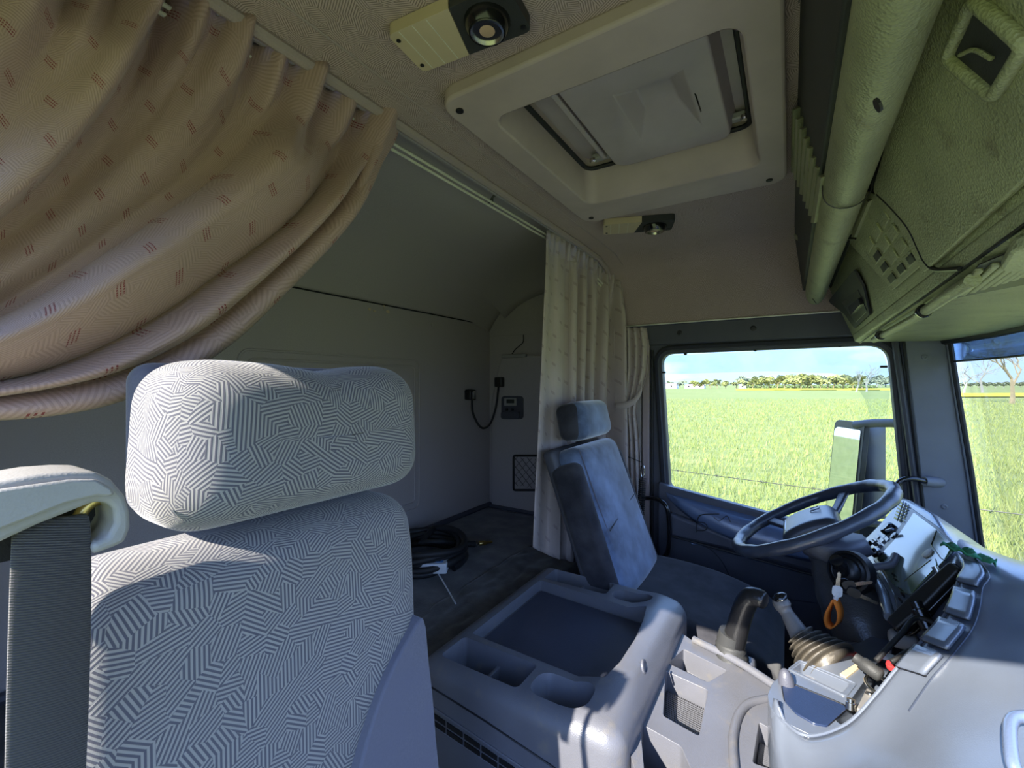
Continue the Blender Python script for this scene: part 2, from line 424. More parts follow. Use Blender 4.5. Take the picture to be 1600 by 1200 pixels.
# driver's side wall, with the window opening
wall = B(); box(wall, XR-.03, .36, D, D+.045, -1.3, .262)
wall = struct('wall_left', wall, M['frame'], bevel=.004)
bm = B(); box(bm, XR-.03, XC-.002, D-.010, D+.045, .25, .60); struct('trim_15', bm, M['felt'])
w0, w1 = P(1033, 553, Y=D), P(1388, 540, Y=D); b0, b1 = P(1046, 762, Y=D), P(1420, 862, Y=D)
win = [Vector((w0.x, D, w0.z)), Vector((w1.x, D, w1.z+.004)), Vector((b1.x, D, b1.z)), Vector((b0.x, D, b0.z))]
def rounded(poly, r, n=6):
    out = []; N = len(poly)
    for i in range(N):
        p = Vector(poly[i]); a = (Vector(poly[i-1])-p).normalized(); b = (Vector(poly[(i+1) % N])-p).normalized()
        rr = r[i] if isinstance(r, (list, tuple)) else r
        p0, p1 = p+a*rr, p+b*rr
        for k in range(n+1):
            t = k/n; out.append(p0*(1-t)**2 + p*2*t*(1-t) + p1*t*t)
    return out
wr = rounded(win, [.05, .06, .03, .02])
cut(wall, [slab(B(), [p+Vector((0, -.1, 0)) for p in wr], (0, .3, 0))])
# raised frame of the side window: window_1
wf = sroot('window_1', (-.1, D, -.45))
def scale_loop(loop, d):
    c = sum(loop, Vector())/len(loop); out = []
    n = len(loop)
    for i, p in enumerate(loop):
        t = (loop[(i+1) % n]-loop[i-1]).normalized(); nr = Vector((t.z, 0, -t.x))
        if nr.dot(p-c) < 0: nr = -nr
        out.append(p+nr*d)
    return out
def band(bm, loop, d0, d1, y0, y1, y2):
    A = [Vector((p.x, y0, p.z)) for p in scale_loop(loop, d0)]; Bq = [Vector((p.x, y1, p.z)) for p in scale_loop(loop, (d0+d1)/2)]
    Cq = [Vector((p.x, y2, p.z)) for p in scale_loop(loop, d1)]
    n = len(loop); V = [[bm.verts.new(p) for p in r] for r in (A, Bq, Cq)]
    for a, b in ((0, 1), (1, 2)):
        for i in range(n): bm.faces.new((V[a][i], V[a][(i+1) % n], V[b][(i+1) % n], V[b][i]))
    return bm
band(bm := B(), wr, 0, .030, D+.045, D-.012, D-.003); mk('window_frame', bm, M['frame'], wf, smooth=60)
bm = B(); tube(bm, [p+Vector((0, -.003, 0)) for p in scale_loop(wr, .033)], .0035, 6, closed=True); mk('rubber_seal', bm, M['rubber'], wf)
bm = B(); slab(bm, [p+Vector((0, .03, 0)) for p in scale_loop(wr, .004)], (0, .004, 0)); mk('pane', bm, M['glass'], wf)
for (px, py) in ((1071, 553), (1180, 547), (1312, 540)):
    q = P(px, py, Y=D+.01); bm = B(); lathe(bm, [(.006, 0), (.006, .012), (.003, .015), (0, .015)], (q.x, q.y+.006, q.z), (0, -1, 0), 10); mk('blind_stud', bm, M['black'], wf)
for (px, py) in ((1036, 582), (1381, 573)):
    q = P(px, py, Y=D+.005); bm = B(); box(bm, q.x-.010, q.x+.010, q.y-.004, q.y+.01, q.z-.004, q.z+.004); mk('blind_stud', bm, M['black'], wf, bevel=.001)
# smoked clear wind deflector outside the window
dpl = [P(1036, 556, Y=D+.075), P(1376, 540, Y=D+.075), P(1392, 590, Y=D+.075), P(1386, 650, Y=D+.075), P(1360, 652, Y=D+.075), P(1352, 625, Y=D+.075), P(1335, 598, Y=D+.075), P(1300, 583, Y=D+.075), P(1200, 580, Y=D+.075), P(1036, 585, Y=D+.075)]
bm = B(); slab(bm, dpl, (0, .003, 0)); o = mk('wind_deflector', bm, M['deflector'], None); tag(o, 'clear smoky wind deflector strip along the top of the side window', 'deflector')
# upper header panel: dark strip between white edge and window, screws
bm = B(); box(bm, -.70, .34, D-.016, D-.001, P(1100, 541, Y=D).z+.012, .262); hd = struct('trim_5', bm, M['frame'], bevel=.006)
for px, py in ((1062, 520), (1177, 513)): screw(hd, P(px, py, Y=D-.017), (0, -1, 0), .011, M['black'])
bm = B(); tube(bm, [(-.72, D-.020, .262), (-.3, D-.021, .263), (.30, D-.020, .262)], .0032, 6); struct('trim_6', bm, M['rail'])
# pillar between the side window and the sleeping area: vertical grey trims
bm = B(); box(bm, P(1005, 600, Y=D).x, P(1016, 600, Y=D).x, D-.02, D, -1.0, .20); struct('trim_7', bm, M['liner_plain'], bevel=.005)
bm = B(); tube(bm, [(P(1020, 600, Y=D).x, D-.012, z) for z in (-1.0, -.3, .15)], .006, 8); struct('trim_8', bm, M['rubber'])
# light felt lining of the side wall beside the bunk
bm = B(); box(bm, XR, P(1003, 600, Y=D).x, D-.012, D, -.9, .262)
side = struct('trim_9', bm, M['felt'], bevel=.004)
# raised side cover with its rounded upper edge, at the rear corner
q0 = P(780, 556, Y=D-.03); q1 = P(848, 556, Y=D-.03)
poly = [Vector((XR+.03, D-.035, -.66)), Vector((XR+.03, D-.035, -.10)), Vector((q0.x-.0, D-.035, q0.z-.06)), Vector((q0.x+.02, D-.035, q0.z)), Vector((q1.x+.3, D-.035, q1.z)), Vector((q1.x+.3, D-.035, -.66))]
bm = B(); slab(bm, rounded(poly, .03, 3), (0, .03, 0)); sidecover = struct('trim_10', bm, M['felt'], bevel=.006)
bm = B(); a = P(783, 556, Y=D-.05); b = P(821, 556, Y=D-.05); box(bm, a.x, b.x, D-.05, D-.03, a.z-.012, a.z+.006)
mk('ledge', bm, M['cap'], sidecover, bevel=.003)
bm = B(); tube(bm, spline([P(818, 523, Y=D-.03), P(817, 535, Y=D-.03), P(806, 545, Y=D-.03), P(800, 553, Y=D-.035)], 5), .0025, 6)
o = mk('seam_cord', bm, M['rubber'], sidecover)
# dark bead where rear wall meets the bunk
bm = B(); tube(bm, [(XR+.012, y, -.655) for y in (0, 1, 1.98)], .013, 8); struct('trim_11', bm, M['frame'])
bm = B(); tube(bm, [(x, D-.035, -.66) for x in (XR+.01, -1.1, -.9)], .010, 8); struct('trim_12', bm, M['frame'])
# passenger side body: wall with the open door's doorway (behind the camera)
pw = B(); box(pw, XR-.03, .50, -.16, -.12, -1.3, .62); pw = struct('wall_right', pw, M['frame'])
cut(pw, [box(B(), -.74, .44, -.3, 0, -1.2, .325)])
# front wall below and header above the windscreen
bm = B(); box(bm, .60, .64, -.15, D+.04, -1.3, -.56); struct('wall_front', bm, M['frame'])
bm = B(); box(bm, .50, .53, -.15, D+.04, .15, .58); struct('trim_13', bm, M['frame'])
# A pillar on the driver's side
pz = D-.035
PA = [P(1404, 527, Y=pz), P(1484, 520, Y=pz), P(1500, 640, Y=pz), P(1541, 900, Y=pz), P(1541, 1000, Y=pz), P(1452, 1000, Y=pz), P(1450, 900, Y=pz), P(1424, 660, Y=pz)]
PA = [Vector((p.x, p.y+.0, p.z)) for p in PA]; PA[0].z += .06; PA[1].z += .06
bm = B(); slab(bm, PA, (0, .09, 0)); pil = struct('trim_14', bm, M['pillar'], bevel=.012, seg=3)
for px, py in ((1445, 558), (1476, 792)): screw(pil, P(px, py, Y=pz-.001), (0, -1, 0), .0085, M['pillar'])
def strip(name, pts, r, m, parent=None, n=8):
    bm = B(); tube(bm, pts, r, n)
    return struct(name, bm, m, parent=parent)
strip('pillar_seal', [P(1398, 530, Y=D-.03), P(1414, 640, Y=D-.03), P(1436, 800, Y=D-.03), P(1446, 900, Y=D-.03)], .010, M['frame'], pil)
strip('pillar_seal', [P(1411, 530, Y=D-.04), P(1424, 640, Y=D-.04), P(1444, 800, Y=D-.04), P(1452, 900, Y=D-.04)], .0045, M['rubber'], pil)
strip('pillar_seal', [P(1484, 532, Y=pz-.006), P(1496, 610, Y=pz-.006), P(1518, 740, Y=pz-.006), P(1536, 870, Y=pz-.006)], .0075, M['rubber'], pil)
strip('pillar_seal', [P(1479, 532, Y=pz-.004), P(1491, 610, Y=pz-.004), P(1512, 740, Y=pz-.004), P(1531, 870, Y=pz-.004)], .0045, M['pillar'], pil)
# windscreen: window_2 (frame strips, pane, blue sun strip)
ws = sroot('window_2', (.55, 1, -.2))
zt, zb = .135, -.62; xt, xb = .490, .60
def wsx(z, y): return xt+(xb-xt)*(zt-z)/(zt-zb) - .07*max(0, (y-1.55)/.45)**2 + .0
ysw = [-.1, .5, 1.1, 1.5, 1.7, 1.85, 1.95]
def wsgrid(z0, z1, off, n=5): return [[(wsx(z0+(z1-z0)*i/n, y)+off, y, z0+(z1-z0)*i/n) for y in ysw] for i in range(n+1)]
bm = B(); grid(bm, wsgrid(zt, zb, .01)); mk('pane', bm, M['wsglass'], ws, solid=.004)
bm = B(); grid(bm, wsgrid(zt, .072, .004, 2)); mk('sun_strip', bm, M['strip'], ws, solid=.001)
bm = B(); tube(bm, [(wsx(.072, y), y, .072) for y in ysw], .003, 6); mk('strip_edge', bm, M['black'], ws)
bm = B(); tube(bm, [(wsx(zt, y)-.012, y, zt+.003) for y in ysw], .012, 8); mk('window_frame', bm, M['rubber'], ws)

# ---------------------------------------------------------------- outside: field, trees, farm, fence
GZ = -2.7
def ground():
    t = NT('spring_grass_field'); tcn = t.add('ShaderNodeTexCoord'); v = tcn.outputs['Object']
    mpp = t.add('ShaderNodeMapping'); mpp.inputs['Rotation'].default_value = (0, 0, -.3); mpp.inputs['Scale'].default_value = (.35, 1.2, 1); t.l(v, mpp.inputs[0])
    a = t.noise(mpp.outputs[0], 1.1, 6, .7); b = t.noise(v, .02, 3); f = t.noise(v, 14, 4)
    c = t.mix(t.ramp(a, .35, .65), (.15, .185, .055), (.25, .265, .09))
    c = t.mix(t.math('MULTIPLY', t.ramp(f, .4, .75), .5), c, (.31, .32, .15)); c = t.mix(t.math('MULTIPLY', t.ramp(b, .4, .6), .35), c, (.17, .21, .06))
    t.l(c, t.b.inputs['Base Color']); setp(t.b, .95, 0, .1); t.bump(t.math('ADD', a, f), .4, .05); return t.m
gm = ground()
bm = B(); slab(bm, [(-900, -900, GZ-.05), (900, -900, GZ-.05), (900, 1400, GZ-.05), (-900, 1400, GZ-.05)], (0, 0, -.3))
o = struct('ground', bm, gm)
def flatmat(name, a, b_, sc_=.3):
    t = NT(name); tcn = t.add('ShaderNodeTexCoord'); n1 = t.noise(tcn.outputs['Object'], sc_, 4)
    t.l(t.mix(t.ramp(n1, .35, .65), a, b_), t.b.inputs['Base Color']); setp(t.b, 1, 0, .05); return t.m
rape = flatmat('flowering_rape', (.55, .46, .03), (.36, .38, .07), .05)
def atd(px, d, z=GZ):
    a = (px-800)/FPX
    return Vector((ca*a-sa, sa*a+ca, 0))*d + Vector((0, 0, z))
for (x0, x1, d0, d1) in ((1150, 1420, 190, 250), (1400, 1760, 88, 118)):
    bm = B(); rows = []
    for k in range(13):
        px = x0+(x1-x0)*k/12; e = .12 if k in (0, 12) else 1
        rows.append([atd(px, d0+random.uniform(0, 6)), atd(px, d0+2, GZ+.15*e), atd(px, d1-2, GZ+.35*e+random.uniform(-.03, .03)), atd(px, d1)])
    grid(bm, rows); o = mk('rapeseed_strip', bm, rape)
    tag(o, 'yellow flowering rapeseed strip at the far edge of the field, behind the side window' if x0 < 1300 else 'yellow flowering rapeseed strip seen low through the windscreen', 'crop', kind='stuff')
# grass blades standing in the near field
bladem = flatmat('grass_blades', (.30, .32, .12), (.15, .20, .055), 3)
vs, fs = [], []; rnd = random.Random(3)
for i in range(110000):
    d = 4.5+95*rnd.random()**2.1; px = rnd.uniform(900, 2050); p = atd(px, d)
    if p.y < D+1.2 or d > 80 or rnd.random() < (d-45)/60: continue
    h = rnd.uniform(.08, .24)*(1+.5*noise.noise(p*.5)); a = rnd.uniform(0, PI); wd = rnd.uniform(.004, .008)*(1+d/14)
    dx, dy = math.cos(a)*wd, math.sin(a)*wd; lx, ly = rnd.uniform(-.12, .12), rnd.uniform(-.12, .12)
    b = len(vs); vs += [(p.x-dx, p.y-dy, GZ-.06), (p.x+dx, p.y+dy, GZ-.06), (p.x+lx, p.y+ly, GZ+h)]; fs.append((b, b+1, b+2))
me = bpy.data.meshes.new('grass'); me.from_pydata(vs, [], fs); me.materials.append(bladem); o = bpy.data.objects.new('grass', me); C.objects.link(o)
tag(o, 'tall green grass blades growing in the near part of the field', 'grass', kind='stuff')
# trees
bark = flatmat('bark', (.27, .22, .14), (.19, .16, .11), 2); hazebark = flatmat('hazed_far_bark', (.26, .26, .25), (.22, .22, .21), 2)  # the distant copy is greyed, haze painted into its colour
leafy = flatmat('spring_leaves', (.34, .34, .13), (.22, .25, .09), .6); leafh = flatmat('hazed_far_leaves', (.26, .29, .20), (.21, .25, .19), .3)  # distant leaves likewise carry painted haze
def leaves(bm, c, r, n, s, sq_=.75):
    for i in range(n):
        v = Vector((random.gauss(0, 1), random.gauss(0, 1), random.gauss(0, 1))).normalized()*r*random.uniform(.45, 1)
        v.z *= sq_; p = Vector(c)+v; u = Vector((random.gauss(0, 1), random.gauss(0, 1), random.gauss(0, 1))).normalized(); q = u.orthogonal().normalized()
        bm.faces.new([bm.verts.new(p+u*s), bm.verts.new(p+q*s), bm.verts.new(p-u*s), bm.verts.new(p-q*s)])
def branch(bm, p, d, L, r, depth):
    pts = [p]; dd = Vector(d)
    for k in range(3):
        dd = (dd+Vector((random.uniform(-.2, .2), random.uniform(-.2, .2), random.uniform(0, .12)))).normalized(); pts.append(pts[-1]+dd*L/3)
    tube(bm, pts, [r, r*.85, r*.7, r*.5], 5)
    tips = [pts[-1]]
    if depth:
        for k in range(3 if depth > 1 else 2):
            a = random.uniform(0, 2*PI); q = dd.orthogonal().normalized(); q = Matrix.Rotation(a, 3, dd) @ q
            tips += branch(bm, pts[-1] if k else pts[-2], (dd+q*random.uniform(.6, 1.1)).normalized(), L*random.uniform(.6, .8), r*.55, depth-1)
    return tips
def tree(name, label, h, trunk, tm, lm, nleaf, ls, depth=3, group=None):
    t = thing(name, (0, 0, 0), label, 'tree', group)
    bm = B(); tips = branch(bm, Vector((0, 0, -.1)), (0, 0, 1), h*trunk, h*.032, depth); mk('trunk', bm, tm, t)
    bm = B()
    for p in tips:
        if p.z > h*.25: leaves(bm, p, h*.13, nleaf, ls)
    if len(bm.verts): mk('crown', bm, lm, t)
    return t
first = None; k = 0
for px in (1083, 1096, 1110, 1121, 1134, 1150, 1160, 1176, 1190, 1203, 1215, 1226, 1241, 1252, 1261, 1270, 1282, 1293, 1302, 1318, 1333, 1347):
    dd = 255+random.uniform(-6, 6) if px < 1170 else 235+random.uniform(-5, 5)
    if first is None:
        first = [tree('tree', 'spring tree with yellowish leaves in the long row behind the field', 10, .36, bark, leafy, 26, .5, 3, 'row of spring trees across the field') for _ in range(3)]
    o = first[k] if k < 3 else copy_tree(first[k % 3])
    o.location = atd(px, dd); s = random.uniform(.62, .85)*(1 if px > 1165 else .75); o.scale = (s*1.25, s*1.25, s); o.rotation_euler = (0, 0, random.uniform(0, 6)); k += 1
far0 = None
for i in range(34):
    px = 1036+i*11+random.uniform(-4, 4)
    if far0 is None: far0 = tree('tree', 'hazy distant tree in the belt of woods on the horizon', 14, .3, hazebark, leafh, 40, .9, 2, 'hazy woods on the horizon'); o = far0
    else: o = copy_tree(far0)
    o.location = atd(px, 380+random.uniform(-20, 20)); s = random.uniform(.55, .9)*(.75 if px < 1160 else 1.25); o.scale = (s*1.4, s*1.4, s); o.rotation_euler = (0, 0, random.uniform(0, 6))
bt = [(1338, 150, 9, 'bare tree standing beside another right of the side window'), (1354, 150, 10, 'bare spreading tree at the right end of the side window view'), (1506, 120, 9, 'slim bare tree nearest the pillar seen through the windscreen'), (1535, 125, 11, 'middle bare tree seen through the windscreen'), (1581, 62, 9.5, 'large bare tree with pale thick trunk, rightmost through the windscreen')]
for px, d, h, lab in bt:
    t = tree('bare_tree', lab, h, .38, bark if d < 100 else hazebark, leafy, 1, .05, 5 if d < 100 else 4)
    t.location = atd(px, d)
for i in range(12):
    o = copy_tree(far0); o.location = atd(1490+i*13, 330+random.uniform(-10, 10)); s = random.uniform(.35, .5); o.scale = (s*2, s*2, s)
# hedge and farm
hedgem = flatmat('hedge', (.16, .20, .08), (.10, .14, .06), 1)
bm = B()
for k in range(90):
    c = atd(1170+k*2.2, 262+random.uniform(-3, 3), GZ+1.0); leaves(bm, c, 1.8, 16, .6, .6)
o = mk('hedge', bm, hedgem); tag(o, 'low dark hedge behind the row of spring trees', 'hedge', kind='stuff')
for (px, wd, h, lab) in ((1168, 9, 3.4, 'small white farmhouse with grey roof far across the field'), (1040, 14, 3, 'long pale farm building at the left edge of the side window'), (1086, 11, 2.6, 'low reddish roofed barn left of the white farmhouse')):
    c = atd(px, 268); t = thing('farmhouse' if px == 1168 else 'barn', c, lab, 'building')
    bm = B(); box(bm, c.x-wd/2, c.x+wd/2, c.y-3, c.y+3, GZ, GZ+h*.6); mk('wall', bm, M['white'], t)
    bm = B(); hexa(bm, [(c.x-wd/2, c.y-3.3, GZ+h*.6), (c.x+wd/2, c.y-3.3, GZ+h*.6), (c.x+wd/2, c.y+3.3, GZ+h*.6), (c.x-wd/2, c.y+3.3, GZ+h*.6), (c.x-wd/2+.5, c.y-.1, GZ+h), (c.x+wd/2-.5, c.y-.1, GZ+h), (c.x+wd/2-.5, c.y+.1, GZ+h), (c.x-wd/2+.5, c.y+.1, GZ+h)])
    mk('roof', bm, flat('roof_%d' % px, (.35, .22, .18) if px != 1168 else (.3, .3, .32)), t)
    for kx in (-.28, 0, .28):
        bm = B(); box(bm, c.x+kx*wd-.5, c.x+kx*wd+.5, c.y-3.06, c.y-3, GZ+.7, GZ+1.6); mk('window', bm, M['blackgloss'], t)
# wire fence close to the cab
A_, Z_ = P(1000, 724, Y=5.2), P(1335, 766, Y=4.6)
d_ = (Z_-A_); A2 = A_-d_*.6; Z2 = Z_+d_*.9
t = thing('wire_fence', (A2.x, A2.y, GZ), 'single strand barbed wire fence crossing the grass just outside', 'fence')
n = 24; pts = [A2.lerp(Z2, i/n)+Vector((0, 0, -.10*math.sin(PI*i/n)**.5*.3)) for i in range(n+1)]
bm = B(); tube(bm, pts, .0035, 5); mk('wire', bm, M['black'], t)
for i in range(2, 22):
    c = pts[i]; bm = B(); tube(bm, [c+Vector((-.01, 0, -.018)), c+Vector((.01, 0, .018))], .002, 4); tube(bm, [c+Vector((.012, 0, -.016)), c+Vector((-.012, 0, .016))], .002, 4); mk('barb', bm, M['black'], t)
for q in (A2, Z2):
    bm = B(); tube(bm, [(q.x, q.y, GZ-.2), (q.x, q.y, q.z+.1)], .05, 8); mk('post', bm, bark, t)
# ---------------------------------------------------------------- roof hatch
def rbox(bm, c, size, r, n=8, deform=None, basis=None):
    """rounded cushion box with box-projected uv in metres"""
    uvl = bm.loops.layers.uv.verify(); h = Vector(size)/2; c = Vector(c); r = min(r, min(h)*.999); cache = {}
    def vert(p):
        k = (round(p.x, 5), round(p.y, 5), round(p.z, 5))
        if k not in cache:
            q = Vector([max(-(h[i]-r), min(h[i]-r, p[i])) for i in range(3)]); dv = p-q
            s = q + dv.normalized()*r if dv.length > 1e-9 else p
            if deform: s = deform(s, h)
            cache[k] = bm.verts.new(c + (basis @ s if basis else s))
        return cache[k]
    def spacing(i):
        a = [-h[i]]
        m_ = 4
        for k in range(1, m_+1): a.append(-h[i]+r*(k/m_))
        inner = [(-h[i]+r)+(2*h[i]-2*r)*k/n for k in range(1, n)]
        return a+inner+[-x for x in a[::-1]]
    sp_ = [spacing(i) for i in range(3)]
    for ax in range(3):
        u, v = [(1, 2), (0, 2), (0, 1)][ax]
        for sgn in (-1, 1):
            for i in range(len(sp_[u])-1):
                for j in range(len(sp_[v])-1):
                    pts = []
                    for a, b in ((i, j), (i+1, j), (i+1, j+1), (i, j+1)):
                        p = Vector((0, 0, 0)); p[ax] = sgn*h[ax]; p[u] = sp_[u][a]; p[v] = sp_[v][b]; pts.append(p)
                    vs_ = [vert(p) for p in pts]
                    if len(set(vs_)) < 4: continue
                    try: f = bm.faces.new(vs_)
                    except ValueError: continue
                    off = ax*.37+sgn*.11
                    for l, p in zip(f.loops, pts): l[uvl].uv = (p[u]+off, p[v]+off)
    return bm
t = thing('roof_hatch', (-.28, .97, .62), 'large grey roof hatch with raised inner lid set in the cab ceiling', 'hatch')
bm = B(); box(bm, -.562, -.006, .628, 1.345, .524, .553)
fr = mk('hatch_frame', bm, M['hatch'], t, bevel=.007, seg=3)
bv = [v for v in fr.data.vertices]
def rprism(x0, x1, y0, y1, r, z0, z1, n=5, tp=0):
    b = B(); a = [((x0+x1)/2+p, (y0+y1)/2+q) for p, q in rrect(x1-x0, y1-y0, r, n)]; c = [((x0+x1)/2+p, (y0+y1)/2+q) for p, q in rrect(x1-x0-2*tp, y1-y0-2*tp, max(r-tp, .004), n)]
    A = [b.verts.new((p[0], p[1], z0)) for p in a]; Z = [b.verts.new((p[0], p[1], z1)) for p in c]
    b.faces.new(A[::-1]); b.faces.new(Z)
    k = len(A)
    for i in range(k): b.faces.new((A[i], A[(i+1) % k], Z[(i+1) % k], Z[i]))
    return b
bpy.data.objects.remove(fr)
fr = mk('hatch_frame', rprism(-.565, -.006, .625, 1.35, .045, .524, .553, 7), M['hatch'], t, bevel=.006, seg=3)
cut(fr, [rprism(-.497, -.062, .722, 1.215, .03, .50, .60, 6)])
# sloping inner well
wl0 = rrect(.437, .495, .032, 6); wl1 = rrect(.415, .43, .03, 6)
bm = B(); loft(bm, [[(-.2795+a, .9685+b, .526) for a, b in wl0], [(-.2795+a, .967+b, .545) for a, b in rrect(.425, .47, .03, 6)], [(-.2795+a, .955+b*1.0, .600) for a, b in wl1], [(-.2795+a, .955+b, .632) for a, b in wl1]], caps=False)
mk('well', bm, M['hatch'], t, smooth=60)
bm = B(); tube(bm, rr3((-.2795, .955, .602), (1, 0, 0), (0, 1, 0), .405, .42, .025, 5), .006, 8, closed=True); mk('rubber_seal', bm, M['rubber'], t)
bm = B(); box(bm, -.60, .02, .60, 1.36, .632, .65); mk('lid', bm, M['hatch_lid'], t, bevel=.004)
bm = rprism(-.395, -.118, .765, 1.165, .03, .585, .634, 6, tp=-.012)
lp = mk('inner_lid', bm, M['hatch_lid'], t, bevel=.009, seg=3)
cut(lp, [hexa(B(), [(-.315, .845, .57), (-.155, .845, .57), (-.155, 1.095, .57), (-.315, 1.095, .57), (-.275, .93, .622), (-.205, .93, .622), (-.205, 1.0, .622), (-.275, 1.0, .622)])])
bm = B(); slab(bm, rr3((-.168, .985, .594), (0, 1, 0), Vector((-.45, 0, .9)).normalized(), .085, .024, .011, 5), (.004, 0, .003)); mk('slot', bm, M['blackgloss'], lp)
for y in (.84,):
    bm = B(); hexa(bm, [(-.435, .80, .628), (-.425, .80, .60), (-.425, 1.13, .60), (-.435, 1.13, .628), (-.415, .80, .628), (-.412, .80, .602), (-.412, 1.13, .602), (-.415, 1.13, .628)]); mk('cross_bar', bm, M['hatch_lid'], t, bevel=.003)
for x0, x1 in ((-.455, -.375), (-.15, -.085)):
    bm = B(); box(bm, x0, x1, 1.125, 1.145, .605, .622); mk('hinge_arm', bm, M['cap'], t, bevel=.004)
for x in (-.452, -.088):
    bm = B(); lathe(bm, [(.009, 0), (.009, .007), (.006, .010), (0, .010)], (x, 1.13, .610), (0, 0, -1), 12); mk('bolt', bm, M['chrome'], t)
bm = B(); box(bm, -.375, -.155, 1.135, 1.143, .600, .612); mk('cross_bar', bm, M['hatch_lid'], t)
for x, y in ((-.535, .662), (-.53, 1.31), (-.045, 1.31), (-.045, .67)):
    bm = B(); lathe(bm, [(.0075, .001), (.0075, -.0025), (0, -.0025)], (x, y, .5235), (0, 0, 1), 14); mk('screw_cap', bm, M['black'], t)

# ---------------------------------------------------------------- ceiling lamps
def ceiling_lamp(c, ang, s, label):
    """c centre on the liner; length along local x; lamp end at +x"""
    t = thing('ceiling_lamp', (c[0], c[1], c[2]), label, 'lamp')
    R_ = Matrix.Rotation(ang, 4, 'Z'); L, W, H = .20*s, .088*s, .018*s
    def T(bm): bmesh.ops.transform(bm, matrix=Matrix.Translation(Vector(c)) @ R_, verts=bm.verts[:]); return bm
    z0 = 0
    bm = B(); poly = [(-L/2, -W/2, z0), (.01, -W/2, z0), (-.01, W/2, z0), (-L/2, W/2, z0)]
    slab(bm, rounded([Vector(p) for p in poly], [.01, .001, .001, .01], 4), (0, 0, -H)); beige = mk('beige_cover', T(bm), M['beige'], t, bevel=.004, seg=3)
    for k in (0, 1, 2):
        x = -L*.40+k*L*.125; bm = B(); box(bm, x, x+.0012, -W/2+.002, W/2-.002, -H-.0006, -H+.001); mk('rib', T(bm), M['rail'], beige)
    for y in (-W*.33, W*.33):
        bm = B(); lathe(bm, [(.0035*s, 0), (.0035*s, .0012), (0, .0012)], (-L*.455, y, -H), (0, 0, -1), 12); mk('screw_hole', T(bm), M['black'], beige)
    bm = B(); poly = [(.011, -W/2, z0), (L/2, -W/2, z0), (L/2, W/2, z0), (-.009, W/2, z0)]
    slab(bm, rounded([Vector(p) for p in poly], [.001, .012, .012, .001], 4), (0, 0, -H)); blk = mk('black_housing', T(bm), M['over_dark'], t, bevel=.004, seg=3)
    cx = L*.24
    bm = B(); lathe(bm, [(.034*s, 0), (.034*s, .004*s), (.031*s, .012*s), (.027*s, .018*s), (.0235*s, .018*s), (.022*s, .010*s)], (cx, 0, -H+.002), (0, 0, -1), 28); mk('lamp_ring', T(bm), M['blackgloss'], t, smooth=50)
    bm = B(); lathe(bm, [(.0245*s, .016*s), (.0245*s, .019*s), (.022*s, .0195*s), (.022*s, .014*s)], (cx, 0, -H+.002), (0, 0, -1), 28); mk('chrome_ring', T(bm), M['chrome'], t)
    bm = B(); lathe(bm, [(.0225*s, .009*s), (.018*s, .0135*s), (.010*s, .0165*s), (0, .0175*s)], (cx, 0, -H+.002), (0, 0, -1), 24); mk('lamp_lens', T(bm), M['lens'], t, smooth=80)
    for y in (-W*.36, W*.36):
        bm = B(); lathe(bm, [(.0045*s, 0), (.0045*s, .001), (0, .001)], (L*.455, y, -H), (0, 0, -1), 12); mk('screw_hole', T(bm), M['black'], t)
    return t
def lamp_at(a, b, wpix, zc, s, label):
    A, Z = P(*a, Z=zc), P(*b, Z=zc); c = (A+Z)/2; v = Z-A
    return ceiling_lamp((c.x, c.y, .549), math.atan2(v.y, v.x), v.length/.20, label)
lamp_at((635, 85), (812, 12), 0, .532, 1, 'cream and black reading lamp on the ceiling, the larger one nearer the rear curtain')
lamp_at((943, 358), (1052, 350), 0, .532, 1, 'small cream and black reading lamp beyond the roof hatch')

# ---------------------------------------------------------------- curtain rail and curtains
XCR = -.745
ra, rb = P(600, 226, X=XCR), P(852, 372, X=XCR)
t = thing('curtain_rail', (XCR, .6, ra.z), 'pale double curtain rail along the rear edge of the ceiling', 'rail')
bend = [(XCR, -.1, ra.z), (XCR, ra.y, ra.z), (XCR, rb.y, rb.z), (XCR-.02, 1.50, rb.z-.004), (XCR-.018, 1.66, rb.z-.010), (XCR+.0, 1.84, rb.z-.045), (XCR+.04, 1.94, rb.z-.11)]
for dz, dx in ((0, 0), (.010, .006)):
    bm = B(); tube(bm, [(x+dx, y, z+dz) for x, y, z in bend], .0035, 8); mk('rail_bar', bm, M['rail'], t)
for px, py in ((770, 310), (572, 178)):
    q = P(px, py, X=XCR+.01); bm = B(); tube(bm, [q+Vector((-.012, -.004, -.012)), q+Vector((.0, 0, .004)), q+Vector((.016, .004, .014))], .003, 6); tube(bm, [q+Vector((.010, -.006, .016)), q+Vector((0, 0, .002)), q+Vector((-.006, .008, -.014))], .002, 6)
    mk('rail_hook', bm, M['black'], t)
# dark recess behind the rail
def bez(p0, p1, p2, p3, t): return p0*(1-t)**3+p1*3*t*(1-t)**2+p2*3*t*t*(1-t)+p3*t**3
ctop = ra.z+.018; yR = P(604, 200, X=XCR).y
outer = [P(606, 205, X=XCR), P(598, 235, X=XCR), P(520, 352, X=XCR), P(400, 478, X=XCR), P(300, 560, X=XCR), P(180, 618, X=XCR), P(60, 645, X=XCR), P(-120, 655, X=XCR)]
outer = spline(outer, 8)
def resamp(pts, n):
    L = [0]
    for a, b in zip(pts, pts[1:]): L.append(L[-1]+(b-a).length)
    out = []; j = 0
    for i in range(n+1):
        s = L[-1]*i/n
        while j < len(L)-2 and L[j+1] < s: j += 1
        out.append(pts[j].lerp(pts[j+1], (s-L[j])/max(1e-9, L[j+1]-L[j])))
    return out
